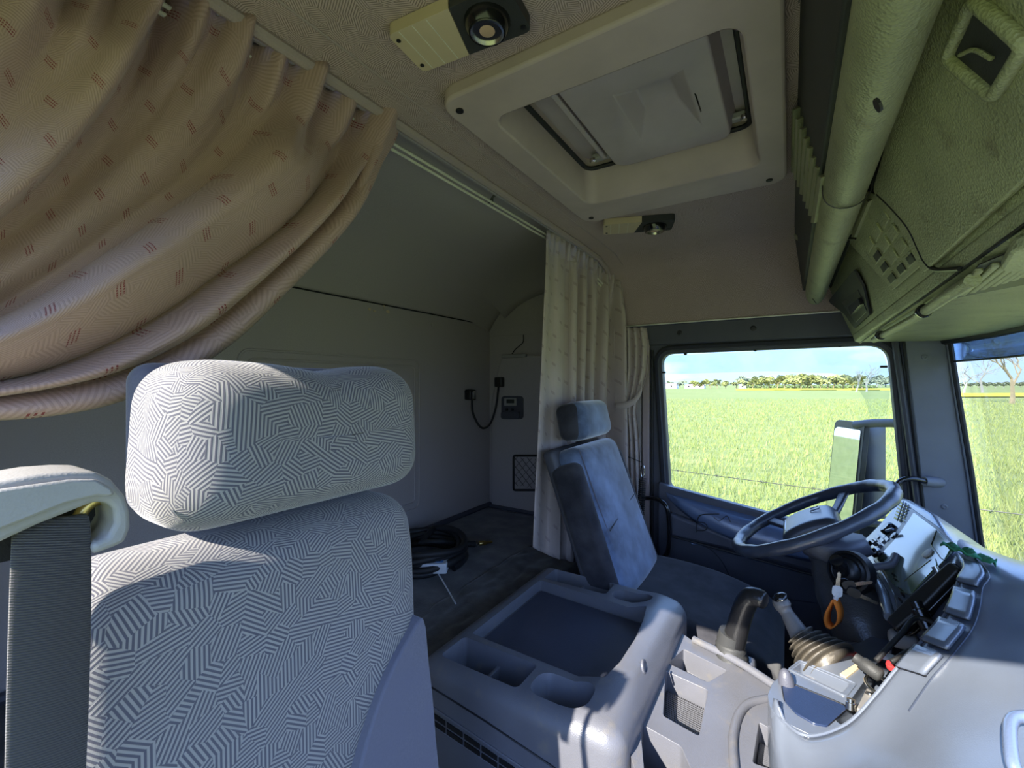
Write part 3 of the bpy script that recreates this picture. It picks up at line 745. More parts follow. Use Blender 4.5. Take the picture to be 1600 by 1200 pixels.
# families of lines from the rail, swept down and back to the tie outside the frame
lines_px = [  # s position, list of pixels from the rail downward
    (1.00, [(606, 205), (596, 240), (520, 352), (400, 478), (300, 560), (180, 618), (60, 645), (-120, 655)]),
    (.965, [(585, 195), (560, 250), (480, 350), (370, 455), (280, 525), (180, 575), (60, 605), (-120, 630)]),
    (.92, [(565, 190), (545, 235), (440, 365), (320, 460), (230, 520), (130, 570), (20, 600), (-140, 620)]),
    (.86, [(545, 180), (515, 230), (430, 330), (310, 410), (215, 475), (110, 530), (0, 575), (-150, 600)]),
    (.78, [(500, 155), (470, 215), (390, 300), (280, 375), (190, 430), (90, 490), (-20, 540), (-160, 580)]),
    (.68, [(445, 122), (420, 190), (340, 280), (240, 350), (150, 410), (60, 470), (-40, 520), (-170, 560)]),
    (.56, [(385, 85), (350, 170), (275, 265), (185, 340), (100, 400), (20, 450), (-70, 500), (-180, 545)]),
    (.44, [(325, 48), (285, 130), (215, 235), (130, 320), (50, 385), (-20, 430), (-100, 480), (-190, 530)]),
    (.32, [(265, 10), (225, 90), (165, 190), (90, 280), (15, 350), (-60, 400), (-130, 450), (-200, 510)]),
    (.20, [(195, -35), (165, 50), (110, 150), (40, 240), (-30, 310), (-100, 370), (-160, 420), (-210, 490)]),
    (.08, [(120, -80), (95, 0), (50, 100), (-20, 190), (-80, 260), (-140, 330), (-190, 390), (-220, 470)]),
    (-.05, [(20, -140), (0, -50), (-40, 50), (-90, 140), (-140, 220), (-190, 300), (-230, 360), (-240, 450)])]
LN = [(s, resamp(spline([P(x, y, X=XCR) for x, y in pp], 8), 70)) for s, pp in lines_px][::-1]
def curtain_point(s, i):
    for (s0, a), (s1, b) in zip(LN, LN[1:]):
        if s <= s1 or (s1 == 1.0):
            k = (s-s0)/(s1-s0); return a[i].lerp(b[i], max(0, min(1, k)))
NS = 260; rows = []; uvs = []
for i in range(71):
    tt = i/70; row = []; ur = []
    for j in range(NS+1):
        s = -.05+1.05*j/NS; p = curtain_point(s, i)
        env = math.exp(-(tt/.13)**1.3)
        ruf = math.sin(2*PI*(s*8.5+.15*math.sin(9*s)))
        lower = min(1, tt/.22)
        def hump(a0, b0): return math.sin(PI*(s-a0)/(b0-a0)) if a0 < s < b0 else 0
        lw = max(0, min(1, (tt-.10)/.22)); lw = lw*lw*(3-2*lw)
        big = (.070*abs(hump(.665, .895))**.6 + .050*abs(hump(.905, .965))**.6 + .040*abs(hump(.967, 1.01))**.7)*lw
        kk = max(0, min(1, (.285-s)/.03)); big += .055*kk*kk*(3-2*kk)*min(1, .25+tt*2.5)
        big += (.014*math.sin(2*PI*(s*4.1+.3)))*(1-.5*tt) + .008*math.sin(2*PI*s*9+tt*2)*max(0, 1-tt*2)
        edge = 0
        x = XCR+.022 + ruf*.020*env + .010*ruf*abs(ruf)*math.exp(-(tt/.3)**2)*.8 + big + edge*1.3 + .006*noise.noise(Vector((s*9, tt*5, 1)))
        # header ruffle: scalloped shift downwards
        p = p + Vector((0, 0, .018*max(0, 1-abs(tt-.09)/.09)*(-ruf)*.8))
        top = Vector((0, 0, .016*(1-min(1, tt/.03))*(.5+.5*math.cos(2*PI*s*17))*.4))
        row.append((x+.016*math.exp(-(tt/.06)**2), p.y, p.z+top.z+.016*math.exp(-(tt/.04)**2))); ur.append((s*1.25, -tt*.95))
    rows.append(row); uvs.append(ur)
bm = B(); grid(bm, rows, uvs)
t = thing('curtain', (XCR, .1, -.05), 'rose beige curtain swept back at upper left over the bunk', 'curtain')
o = mk('cloth', bm, M['curtain'], t, smooth=180, solid=.002)
# header tape: stitched casing along the top
hp = []
for j in range(0, NS+1):
    s = -.05+1.05*j/NS; r0 = rows[2][j]; hp.append((r0[0]+.003, r0[1], r0[2]))
bm = B(); tube(bm, [(rows[5][j][0]+.0012, rows[5][j][1], rows[5][j][2]) for j in range(NS+1)], .0008, 4); mk('stitch_line', bm, M['curtain'], t)
# gathered hem end hanging at the rail
e0 = P(602, 196, X=XCR+.02)
bm = B(); ring = []
for k, (px, py, w_) in enumerate(((592, 178, .010), (598, 200, .020), (590, 235, .017), (565, 285, .014), (530, 340, .012), (495, 388, .008))):
    q = P(px, py, X=XCR+.045); ring.append([(q.x+.010*math.sin(a)*1.2, q.y+w_*math.cos(a), q.z+w_*.6*math.cos(a)) for a in [2*PI*m_/14 for m_ in range(14)]])
loft(bm, ring); mk('hem_fold', bm, M['curtain'], t, smooth=180, sub=1)

# curtain at the driver's end of the rail
def world_rows(topl, botl, nrow, ncol, fold, freq, phase=0, pinch=None, seed=0):
    T_, B_ = resamp(spline(topl, 8), ncol), resamp(spline(botl, 8), ncol); rows, uvs = [], []
    for i in range(nrow+1):
        tt = i/nrow; r_, u_ = [], []
        for j in range(ncol+1):
            s = j/ncol; p = T_[j].lerp(B_[j], tt)
            f = fold(s, tt); nrm = Vector((.8, -.6, 0)); p = p+Vector((.012, -.006, .014*(1-tt)))
            p = p + nrm*f; r_.append(p); u_.append((s*.9, -tt*1.15))
        rows.append(r_); uvs.append(u_)
    return rows, uvs
t = thing('curtain', (-.72, 1.55, -.65), 'pale long curtain hanging behind the driver seat down to the bunk', 'curtain')
topl = [P(850, 368, X=-.742), P(878, 372, X=-.742), P(905, 386, X=-.74), P(930, 402, X=-.735), P(948, 428, Y=1.93), P(970, 455, Y=1.955)]
botl = [P(828, 852, X=-.742), P(850, 864, X=-.74), P(886, 872, X=-.72), P(905, 866, X=-.76), P(930, 850, X=-.76), P(975, 860, Y=1.93)]
def fold1(s, tt):
    top = math.exp(-(tt/.09)**2)
    sn = math.sin(2*PI*(s*6.3+.1)); a = .026*math.copysign(abs(sn)**.7, sn)*(1-top) + .012*math.sin(2*PI*s*15)*top
    return a*(.35 if s < .22 else 1.15)*(1-.2*tt)+.03*math.exp(-((s-.26)/.06)**2)*tt + .005*noise.noise(Vector((s*6, tt*4, 3)))
rows, uvs = world_rows(topl, botl, 60, 150, fold1, 7)
bm = B(); grid(bm, rows, uvs); mk('cloth', bm, M['curtain2'], t, smooth=180, solid=.002)
for k in (2, 5):
    bm = B(); tube(bm, [p+Vector((.002, -.0025, 0)) for p in rows[k]], .0011, 4); mk('header_tape', bm, M['curtain2'], t)
bm = B(); tube(bm, [r[int(150*.30)]+Vector((.003, -.004, 0)) for r in rows], .0012, 4); mk('side_hem', bm, M['curtain2'], t)
# window curtain with its tie band
t = thing('curtain', (-.55, 1.95, -.6), 'short grey curtain tied back beside the side window', 'curtain')
Yc = 1.955
outline = [(512, 958, 1010), (540, 958, 1014), (580, 960, 1012), (612, 961, 1004), (628, 962, 998), (645, 962, 996), (690, 962, 1000), (760, 962, 1003), (820, 963, 1004), (880, 964, 1005)]
ol = []
for k in range(len(outline)-1):
    for m_ in range(5):
        f = m_/5; a, b = outline[k], outline[k+1]; ol.append(tuple(a[q]*(1-f)+b[q]*f for q in range(3)))
ol.append(outline[-1]); rows, uvs = [], []
for i, (py, xa, xb_) in enumerate(ol):
    r_, u_ = [], []
    for j in range(61):
        s = j/60; p = P(xa+(xb_-xa)*s, py, Y=Yc); tied = math.exp(-((py-628)/30)**2)
        p.y += -.013*math.sin(2*PI*(s*5+.0006*(py-628)*s))*(1-.45*tied)-.012*tied; r_.append(p); u_.append((s*.4, -i*.025))
    rows.append(r_); uvs.append(u_)
bm = B(); grid(bm, rows, uvs); mk('cloth', bm, M['curtain2'], t, smooth=180, solid=.002)
bm = B(); tp = [P(961, 636, Y=Yc-.035), P(975, 634, Y=Yc-.045), P(990, 627, Y=Yc-.04), P(1001, 612, Y=Yc-.025), P(1001, 598, Y=Yc-.01)]
grid(bm, [[p+Vector((0, 0, .015)) for p in spline(tp, 5)], [p-Vector((0, 0, .015)) for p in spline(tp, 5)]]); mk('tie_band', bm, M['curtain2'], t, smooth=180, solid=.003)
# ---------------------------------------------------------------- bunk and things on it
t = thing('bunk', (-1.05, 1.0, -.80), 'wide dark bunk behind the seats against the rear wall', 'bed')
bm = B(); box(bm, XR+.003, -.89, .0, D-.04, -.82, -.668); mk('mattress', bm, M['bunk'], t, bevel=.012, seg=3)
bm = B(); box(bm, XR+.003, -.70, .0, D-.04, -1.28, -.825); mk('bunk_base', bm, M['frame'], t)
bm = B(); rows = []
for i in range(31):
    x = -.905+.225*i/30; r_ = []
    for j in range(101):
        y = .05+1.52*j/100
        z = -.672-.012*(i/30)**2 + .010*noise.noise(Vector((x*14, y*9, 2)))+.006*noise.noise(Vector((x*40+y*6, y*18, 5))) + .006*math.exp(-i/2.)
        r_.append((x+.006*noise.noise(Vector((x, y*8, 9))), y, z-(.15 if i == 30 else 0)))
    rows.append(r_)
grid(bm, rows); o = mk('blanket', bm, M['bunk'], None, smooth=180, solid=.004); tag(o, 'wrinkled black blanket along the front of the bunk', 'blanket')
# coiled air hose with brass nozzle
cc = P(660, 872, Z=-.65)
t = thing('air_hose', (cc.x, cc.y, -.66), 'coiled black air hose on the bunk with a brass tip', 'hose')
pts = []
for k in range(150):
    a = 2*PI*k/28; r = .150+.012*math.sin(k*.37); pts.append((cc.x+r*math.cos(a), cc.y+r*math.sin(a), -.655+.075*(k/150)+.006*math.sin(k*.7)))
e_ = P(690, 846, Z=-.61); e2 = P(742, 850, Z=-.645)
pts += [(e_.x-.05, e_.y-.06, -.605), (e_.x, e_.y, -.612), (e_.x*.5+e2.x*.5, e_.y*.5+e2.y*.5, -.632), (e2.x, e2.y, e2.z)]
bm = B(); tube(bm, pts, .012, 10); mk('tube', bm, M['rubber'], t, smooth=80)
dv = Vector((e2.x-e_.x, e2.y-e_.y, -.01)).normalized()
bm = B(); lathe(bm, [(.010, 0), (.010, .012), (.006, .014), (.006, .02)], e2-dv*.004, dv, 12); mk('collar', bm, M['chrome'], t)
bm = B(); lathe(bm, [(.007, .018), (.0095, .022), (.0095, .045), (.006, .05), (.005, .075), (.003, .078), (0, .078)], e2, dv, 12); mk('nozzle', bm, M['brass'], t, label=None) if False else mk('nozzle', bm, M['brass'], t)
# charger inside the coil
cb = P(668, 880, Z=-.63)
t = thing('battery_charger', (cb.x, cb.y, -.66), 'white and blue box lying inside the black hose coil', 'box')
R_ = Matrix.Translation(cb) @ Matrix.Rotation(.55, 4, 'Z')
def boxT(name, dx, dy, dz, off, m, par, R_=None, bevel=.004):
    bm = B(); box(bm, off[0]-dx/2, off[0]+dx/2, off[1]-dy/2, off[1]+dy/2, off[2]-dz/2, off[2]+dz/2); bmesh.ops.transform(bm, matrix=R_, verts=bm.verts[:]); return mk(name, bm, m, par, bevel=bevel)
boxT('case', .15, .10, .035, (0, 0, 0), M['white'], t, R_); blue = flat('blue_label', (.05, .18, .45), .4)
boxT('front_label', .12, .07, .003, (0, 0, .018), blue, t, R_, .001)
for k in range(4): boxT('stripe', .012, .06, .003, (-.045+.03*k, 0, .020), M['blackgloss'] if k % 2 else M['white'], t, R_, .0005)
p0 = [P(670, 900, Z=-.66), P(674, 888, Z=-.63), P(680, 890, Z=-.64), P(690, 905, Z=-.655), P(712, 943, Z=-.665)]
bm = B(); tube(bm, spline(p0, 6), .0025, 6); o = mk('cable_tie', bm, M['white'], None, smooth=80); tag(o, 'white plastic cable tie sticking out of the hose coil', 'tie')

# ---------------------------------------------------------------- fittings on the sleeper walls
Ys = D-.042
c = P(800, 636, Y=Ys)
t = thing('heater_control', (c.x, D-.036, c.z-.05), 'small wall control panel with display and pocket on the side wall', 'control panel')
def pan(name, pts, y, m, par, off=.006, bevel=.002, r=.004):
    bm = B(); slab(bm, rounded([Vector((p.x, y, p.z)) for p in pts], r, 4), (0, off, 0)); return mk(name, bm, m, par, bevel=bevel)
def quad(xa, ya, xb_, yb, Y): return [P(xa, ya, Y=Y), P(xb_, ya, Y=Y), P(xb_, yb, Y=Y), P(xa, yb, Y=Y)]
pan('plate', quad(783, 619, 817, 655, Ys), Ys, M['frame'], t, .01, r=.02); pan('face', quad(788, 622, 807, 634, Ys), Ys-.003, M['cap'], t, .006, .001); pan('display', quad(792, 624, 804, 630, Ys), Ys-.0045, M['display'], t, .004, .0005, .001)
for x in (792, 801): bm = B(); q = P(x, 640, Y=Ys); lathe(bm, [(.008, 0), (.007, .008), (0, .009)], q, (0, -1, 0), 14); mk('button', bm, M['black'], t)
pan('pocket_rim', quad(784, 643, 813, 654, Ys), Ys-.012, M['frame'], t, .012, .003, .012)
t = thing('wired_remote', (-1.39, 1.85, P(735, 615, X=XR).z), 'black remote on a drooping cord between rear wall and side wall', 'remote')
a = P(735, 617, X=XR+.02); b = P(779, 597, Y=D-.06)
bm = B(); box(bm, a.x-.02, a.x+.02, a.y-.026, a.y+.026, a.z-.026, a.z+.026); h_ = mk('handset', bm, M['black'], t, bevel=.006); bm = B(); box(bm, a.x+.02, a.x+.022, a.y-.006, a.y+.02, a.z-.02, a.z+.02); mk('keypad', bm, M['chrome'], h_, bevel=.0008)
bm = B(); box(bm, b.x-.024, b.x+.024, D-.068, D-.036, b.z-.026, b.z+.026); mk('socket', bm, M['black'], t, bevel=.006)
cord = spline([a+Vector((.01, 0, -.025)), P(739, 645, X=XR+.04), P(748, 664, X=XR+.06), P(757, 669, X=XR+.08), P(767, 660, Y=D-.08), P(775, 635, Y=D-.07), b+Vector((0, 0, -.02))], 8)
bm = B(); tube(bm, cord, .0055, 8); mk('cord', bm, M['rubber'], t, smooth=80)
# net pocket
t = thing('net_pocket', (P(815, 740, Y=Ys).x, D-.036, P(815, 770, Y=Ys).z), 'black net pocket on the side wall half hidden by the curtain', 'pocket')
f4 = quad(802, 712, 852, 766, Ys); bm = B(); tube(bm, rounded([Vector((p.x, D-.04, p.z)) for p in f4], .012, 3), .006, 8, closed=True); mk('rim', bm, M['black'], t)
x0, x1 = f4[0].x, f4[1].x; z0, z1 = f4[2].z, f4[0].z; bm = B(); n = 6
for k in range(-n, n+1):
    for sgn in (1, -1):
        # diagonal lines clipped to the frame
        pts = []
        for q in range(0, 21):
            x = x0+(x1-x0)*q/20; z = (z0+(z1-z0)*((k/n*1.6)+q/20*1.2)) if sgn > 0 else (z1-(z1-z0)*((k/n*1.6)+q/20*1.2))
            if z0 < z < z1: pts.append((x, D-.045, z))
        if len(pts) > 1: tube(bm, pts, .0012, 4)
o = mk('net', bm, M['rubber'], t); o['kind'] = 'stuff'
# grab handle at the door pillar, keyring spiral cord
t = thing('entry_rail', (P(1020, 840, Y=1.95).x, 1.96, P(1020, 875, Y=1.95).z), 'black bent grab handle beside the driver door', 'handle')
gp = spline([P(1006, 778, Y=1.95), P(1026, 780, Y=1.90), P(1040, 790, Y=1.88), P(1045, 810, Y=1.88), P(1045, 850, Y=1.88), P(1040, 868, Y=1.88), P(1028, 874, Y=1.90), P(1010, 870, Y=1.95)], 6)
bm = B(); tube(bm, gp, .0095, 10); mk('bar', bm, M['blackgloss'], t, smooth=80)
t = thing('spiral_cord', (P(1004, 750, Y=1.92).x, 1.93, P(1004, 800, Y=1.92).z), 'black spiral cord with ring hanging by the tied window curtain', 'cord')
a = P(1004, 748, Y=1.91); b = P(1000, 822, Y=1.91); pts = []
for k in range(330):
    f = k/330; c = a.lerp(b, f); an = 2*PI*24*f; pts.append(c+Vector((.014*math.cos(an), .012*math.sin(an), 0)))
bm = B(); tube(bm, pts, .0026, 5); mk('coil', bm, M['rubber'], t, smooth=80)
bm = B(); c = P(1004, 736, Y=1.91); tube(bm, [c+Vector((.008*math.cos(q), 0, .028*math.sin(q))) for q in [2*PI*m_/20 for m_ in range(20)]], .0022, 6, closed=True); mk('ring', bm, M['chrome'], t)
bm = B(); tube(bm, spline([P(961, 708, Y=1.93), P(982, 714, Y=1.93), P(1002, 722, Y=1.92)], 5), .0018, 5); mk('thin_string', bm, M['rubber'], t)

# ---------------------------------------------------------------- passenger seat
def seatdef(s, h):
    s = s.copy(); f = max(0, s.x/h.x)
    s.x += .018*f*(1-(s.y/h.y)**2) - .0*f
    if s.z > 0: s.z -= .010*(1-min(1, abs(s.y-.03)/h.y*1.4))*(s.z/h.z)
    return s
t = thing('passenger_seat', (-.55, .31, -1.28), 'large near seat in hatched grey cloth with rounded headrest and belt', 'seat')
hz0, hz1 = -.150, .026
def hdef(s, h):
    s = s.copy(); fy = s.y/h.y; f = max(0, s.x/h.x)
    s.x += -.04*max(0, -fy-.62)*(f) + .004*f*(fy > 0)*fy          # near wing turns back
    s.z += -.012*max(0, fy-.2)*(1 if s.z > 0 else 0) + .004*math.sin(3*fy)*(s.z > 0)
    if s.z > 0: s.z -= .016*math.exp(-((fy-.15)/.35)**2)
    s.y += .006*(s.z/h.z)*(1 if fy > 0 else -1)*-1
    return s
hr = rbox(B(), (-.566, .352, (hz0+hz1)/2-.002), (.150, .345, .190), .052, 12, hdef)
hd_ = mk('headrest', hr, M['seat'], t, smooth=180, sub=1)
bm = B(); lz = rbox(bm, (-.640, .360, (hz0+hz1)/2-.002), (.05, .335, .178), .024, 5); mk('headrest_back', bm, M['bolster'], t, smooth=180)
# piping down the near front edge of the headrest

def bdef(s, h):
    s = s.copy(); f = max(0, s.x/h.x); fy = s.y/h.y
    s.x += (.30-s.z)*.05 + f*.004*math.sin(9*s.z)
    if s.z > 0: s.y *= 1-.05*max(0, (s.z/h.z-.75)/.25)
    return s
bb = rbox(B(), (-.562, .308, -.484), (.125, .428, .630), .050, 14, bdef)
mk('backrest', bb, M['seat'], t, smooth=180, sub=1)
# plain side bolster low on the far side
poly = [Vector((0, .528, -.36)), Vector((0, .50, -.372)), Vector((0, .455, -.41)), Vector((0, .415, -.47)), Vector((0, .385, -.55)), Vector((0, .37, -.66)), Vector((0, .36, -.80)), Vector((0, .545, -.80)), Vector((0, .545, -.55)), Vector((0, .536, -.43))]
poly = [Vector((-.4965+(.30-(p.z+.47))*.05+.012, p.y-.026, p.z)) for p in spline(poly, 3, closed=True)]
bm = B(); slab(bm, poly, (-.09, 0, 0)); mk('side_bolster', bm, M['bolster'], t, bevel=.026, seg=4, smooth=60)
bm = rbox(B(), (-.30, .31, -.83), (.52, .46, .14), .045, 6); mk('seat_cushion', bm, M['darkvelour'], t, smooth=180)
bm = B(); box(bm, -.56, -.08, .12, .50, -1.28, -.9); mk('seat_base', bm, M['frame'], t, bevel=.02)
# belt housing on the shoulder
def hx(px, py, x=-.468): return P(px, py, X=x)
top = [(-90, 790), (-40, 762), (0, 752), (60, 741), (110, 737), (150, 737), (175, 750), (196, 775), (204, 800), (205, 825), (196, 848), (172, 858), (145, 868), (143, 850), (168, 840), (180, 818), (178, 796), (168, 786), (150, 784), (110, 800), (60, 820), (0, 848), (-40, 860), (-90, 870)]
poly = [hx(*p) for p in top]
bm = B(); slab(bm, poly, (-.058, 0, 0)); bh = mk('belt_housing', bm, M['cap'], t, bevel=.005, seg=3, smooth=50)
bm = B(); slab(bm, [hx(*p, x=-.464) for p in ((-90, 800), (0, 763), (110, 748), (148, 748), (172, 762), (178, 772), (165, 776), (148, 774), (100, 786), (0, 826), (-90, 850))], (.004, 0, 0)); mk('housing_cover', bm, M['cap'], bh, bevel=.003, smooth=50)
bm = B(); c = hx(156, 815, x=-.50); tube(bm, [c+Vector((0, .014*math.cos(q), .019*math.sin(q))) for q in [2*PI*m_/24 for m_ in range(24)]], .005, 8, closed=True); mk('belt_ring', bm, M['brass'], bh, smooth=80)
bm = B(); box(bm, -.53, -.515, -.02, .150, hx(150, 870).z, hx(150, 790).z); mk('slot_back', bm, M['black'], bh)
bl = [hx(18, 815, x=-.488), hx(140, 800, x=-.488), hx(16, 850, x=-.472), hx(143, 838, x=-.472), hx(10, 1000, x=-.462), hx(143, 1000, x=-.462), hx(5, 1230, x=-.452), hx(133, 1230, x=-.452), hx(0, 1500, x=-.445), hx(120, 1500, x=-.445)]
rows = []
for k in range(0, 10, 2):
    a, b = bl[k], bl[k+1]; rows.append([a.lerp(b, q/8)+Vector((.002*math.sin(PI*q/8), 0, 0)) for q in range(9)])
bm = B(); grid(bm, rows); mk('seat_belt', bm, M['belt'], t, smooth=180, solid=.0018, sub=1)

# ---------------------------------------------------------------- driver seat
t = thing('driver_seat', (-.35, 1.53, -1.28), 'blue grey velour driver seat with dark bolsters, reclined behind the steering wheel', 'seat')
def basis_rec(a): return Matrix.Rotation(a, 3, 'Y')
rec = -math.atan2(.21, .40)
bas = Matrix.Rotation(-rec*-1, 3, 'Y') if False else Matrix.Rotation(-math.radians(20), 3, 'Y')
def dh(s, h):
    s = s.copy(); s.x += .012*max(0, s.x/h.x)*(1-(s.y/h.y)**2); s.y *= 1+.05*(-s.z/h.z); return s
b2 = Matrix.Rotation(-math.radians(12), 3, 'Y')
mk('headrest', rbox(B(), (-.632, 1.515, -.130), (.090, .27, .135), .035, 8, dh, b2), M['bluevelour'], t, smooth=180, sub=1)
mk('headrest_side', rbox(B(), (-.645, 1.505, -.132), (.085, .272, .128), .03, 5, None, b2), M['darkvelour'], t, smooth=180)
def db(s, h):
    s = s.copy(); f = max(0, s.x/h.x); s.x += .014*f*(1-(s.y/h.y)**2); s.y *= 1+.13*(.6-s.z/h.z)*.5; return s
cxm, czm = -.548, -.455
mk('backrest', rbox(B(), (cxm, 1.505, czm), (.105, .39, .505), .04, 10, db, bas), M['bluevelour'], t, smooth=180, sub=1)
for y0, nm in ((1.316, 'side_bolster'), (1.706, 'side_bolster')):
    mk(nm, rbox(B(), (cxm+.004, y0, czm-.03), (.108, .062, .47), .028, 6, None, bas), M['darkvelour'], t, smooth=180)
mk('backrest_shell', rbox(B(), (cxm-.045, 1.51, czm-.01), (.05, .43, .52), .02, 5, None, bas), M['frame'], t, smooth=180)
bm = B(); a = Vector((cxm, 1.335, czm)); tube(bm, [a+bas @ Vector((.055, -.01+.02*k/6, .24-.42*k/6)) for k in range(7)], .0022, 5); mk('piping', bm, M['bolster'], t)
bm = B(); a = Vector((cxm, 1.50, czm)); pp = [a+bas @ Vector((.063, y, z)) for y, z in ((-.16, -.03), (0, .0), (.15, .02))]; tube(bm, spline(pp, 4), .0018, 5); mk('seam', bm, M['darkvelour'], t)
def dc(s, h):
    s = s.copy(); f = (s.x+h.x)/(2*h.x); s.z -= .085*f**3; s.z += .012*(s.y/h.y)**2*(s.z > 0); return s
mk('seat_cushion', rbox(B(), (-.245, 1.52, -.735), (.46, .48, .15), .05, 8, dc), M['darkvelour'], t, smooth=180, sub=1)
bm = B(); box(bm, -.45, -.05, 1.32, 1.72, -1.28, -.80); mk('seat_base', bm, M['frame'], t, bevel=.02)
bm = B(); rows = []
for px, py, w_ in ((953, 690, .02), (965, 740, .024), (985, 800, .024), (1010, 860, .024), (1028, 905, .022)):
    q = P(px, py, Y=1.79); rows.append([q+Vector((-w_, .0, 0)), q+Vector((0, -.004, 0)), q+Vector((w_, 0, 0))])
grid(bm, rows); mk('seat_belt', bm, M['belt'], t, smooth=180, solid=.0018)
# ---------------------------------------------------------------- overhead console
def plane_px(n, d, px, py, off=0.0):
    a = (px-800)/FPX; b = (600-py)/FPX; r = Vector((ca*a-sa, sa*a+ca, b)); n = Vector(n); ln = n.length
    return r*((d+off*ln)/n.dot(r))
def FP(px, py, off=0): return plane_px((.195, 0, .08), .04865, px, py, -off)      # sloping front fascia
def GP(px, py, off=0): return plane_px((.205, 0, .038), .02336, px, py, -off)     # rear face of the shelf
FN = Vector((-.195, 0, -.08)).normalized(); GN = Vector((-.205, 0, -.038)).normalized()
t = thing('overhead_console', (.2, .9, .14), 'olive lit dark plastic overhead console with roll edge, compartments and grilles above the windscreen', 'console')
def ext(name, sec, y0, y1, m, bevel=.006, seg=3, end=None, par=None):
    bm = B(); rings = [[(x, y0, z) for x, z in sec], [(x, y1, z) for x, z in sec]]
    if end: rings.append([(x+(end[0]-x)*.35, y1+end[2], z+(end[1]-z)*.35) for x, z in sec])
    loft(bm, rings); return mk(name, bm, m, par or t, bevel=bevel, seg=seg, smooth=50)
rc = (.074, .318); rr_ = .036
sec = [(.012, .552)]+[(.012+(.030)*k/3, .552-(.552-.338)*k/3) for k in (1, 2, 3)]
sec = [(.012, .552), (.040, .330)]
ext('rear_panel', [(.012, .552), (.039, .335), (.052, .335), (.03, .552)], -.11, 1.90, M['over_dark'], .003, end=(.03, .45, .03))
roll = [(rc[0]+rr_*math.cos(a), rc[1]+rr_*math.sin(a)) for a in [math.radians(-165+ (345)*k/15) for k in range(16)]]
roll = [(rc[0]+.030*math.cos(a), rc[1]+.046*math.sin(a)) for a in [2*PI*k/20+math.radians(18) for k in range(20)]]
bm = B(); M3 = Matrix.Rotation(0, 3, 'Y'); rings = []
for y, s_ in ((-.11, 1), (.4, 1), (.848, 1), (.85, .985), (.852, 1), (1.3, 1), (1.80, 1), (1.86, .95), (1.90, .78), (1.92, .4)):
    rings.append([(rc[0]+(x-rc[0])*s_, y, rc[1]+(z-rc[1])*s_+(1-s_)*.02) for x, z in roll])
loft(bm, rings); mk('roll_edge', bm, M['over'], t, smooth=60)
bm = B(); tube(bm, rr3((rc[0], .851, rc[1]), (1, 0, 0), (0, 0, 1), .0615, .0935, .03, 6), .0012, 4, closed=True); mk('joint_line', bm, M['black'], t)
ext('gap_filler', [(.085, .37), (.12, .33), (.14, .55), (.04, .55)], -.11, 1.88, M['over_dark'], .002)
ext('fascia', [(.112, .352), (.190, .150), (.200, .143), (.23, .15), (.23, .55), (.118, .55)], -.11, 1.93, M['over'], .006)
ext('underside', [(.205, .150), (.215, .146), (.47, .138), (.50, .15), (.50, .56), (.24, .56)], -.11, 1.955, M['over'], .006)
ext('lower_lip', [(.180, .168), (.186, .146), (.200, .139), (.204, .150), (.192, .172)], -.11, 1.90, M['over'], .004)
# ribs along the gap between roll and fascia, driver's end
def fpoly(name, pts, m, off0, off1, par, bevel=.002, r=.006, f=None, N=None, n=4, smooth=35):
    f = f or FP; N = N or FN
    bm = B(); slab(bm, rounded([f(x, y, off0) for x, y in pts], r, n), N*(off1-off0)); return mk(name, bm, m, par, bevel=bevel, smooth=smooth)
d1 = fpoly('compartment_door', [(1372, 290), (1389, 235), (1478, -60), (1900, -240), (1800, 95), (1600, 292), (1452, 424), (1440, 402), (1420, 360), (1380, 312)], M['over'], 0, .008, t, .005, .012)
# recessed grip with rim on the door
q = [(1520, -2), (1603, 70), (1552, 152), (1480, 90)]
bm = B(); tube(bm, rounded([FP(x, y, .011) for x, y in q], .008, 4), .0055, 8, closed=True); mk('grip_rim', bm, M['over'], d1, smooth=60)
fpoly('grip_floor', [(1522, 2), (1598, 69), (1551, 148), (1484, 90)], M['over_dark'], .0065, .0095, d1, .0005, .003)
bm = B(); a, b = FP(1497, 88, .012), FP(1560, 100, .012); tube(bm, spline([FP(1500, 86, .011), FP(1522, 78, .012), FP(1550, 92, .012)], 5), .0018, 6); mk('grip_lever', bm, M['over'], d1)
# switch grille: framed squares
gpl = fpoly('switch_panel', [(1356, 297), (1372, 302), (1412, 340), (1445, 412), (1398, 452), (1343, 392), (1330, 378)], M['over'], 0, .004, t, .002, .004)
def bilin(c, u, v): return (c[0][0]*(1-u)*(1-v)+c[1][0]*u*(1-v)+c[2][0]*u*v+c[3][0]*(1-u)*v, c[0][1]*(1-u)*(1-v)+c[1][1]*u*(1-v)+c[2][1]*u*v+c[3][1]*(1-u)*v)
cs = [(1384, 320), (1438, 408), (1392, 450), (1349, 384)]
for i in range(4):
    for j in range(3):
        if (i, j) == (3, 0): pass
        u0, u1 = i/4+.03, (i+1)/4-.03; v0, v1 = j/3+.04, (j+1)/3-.04
        pts = [bilin(cs, u, v) for u, v in ((u0, v0), (u1, v0), (u1, v1), (u0, v1))]
        dark = (i == 3) or (j == 2 and i >= 1) or (i, j) == (2, 1) and False
        fr_ = fpoly('switch_frame', pts, M['over'], .003, .007, gpl, .001, .002)
        pin = [bilin(cs, u, v) for u, v in ((u0+.025, v0+.035), (u1-.025, v0+.035), (u1-.025, v1-.035), (u0+.025, v1-.035))]
        fpoly('blank_switch', pin, M['black'] if dark else M['over'], .006, .0085 if not dark else .0075, fr_, .001, .002)
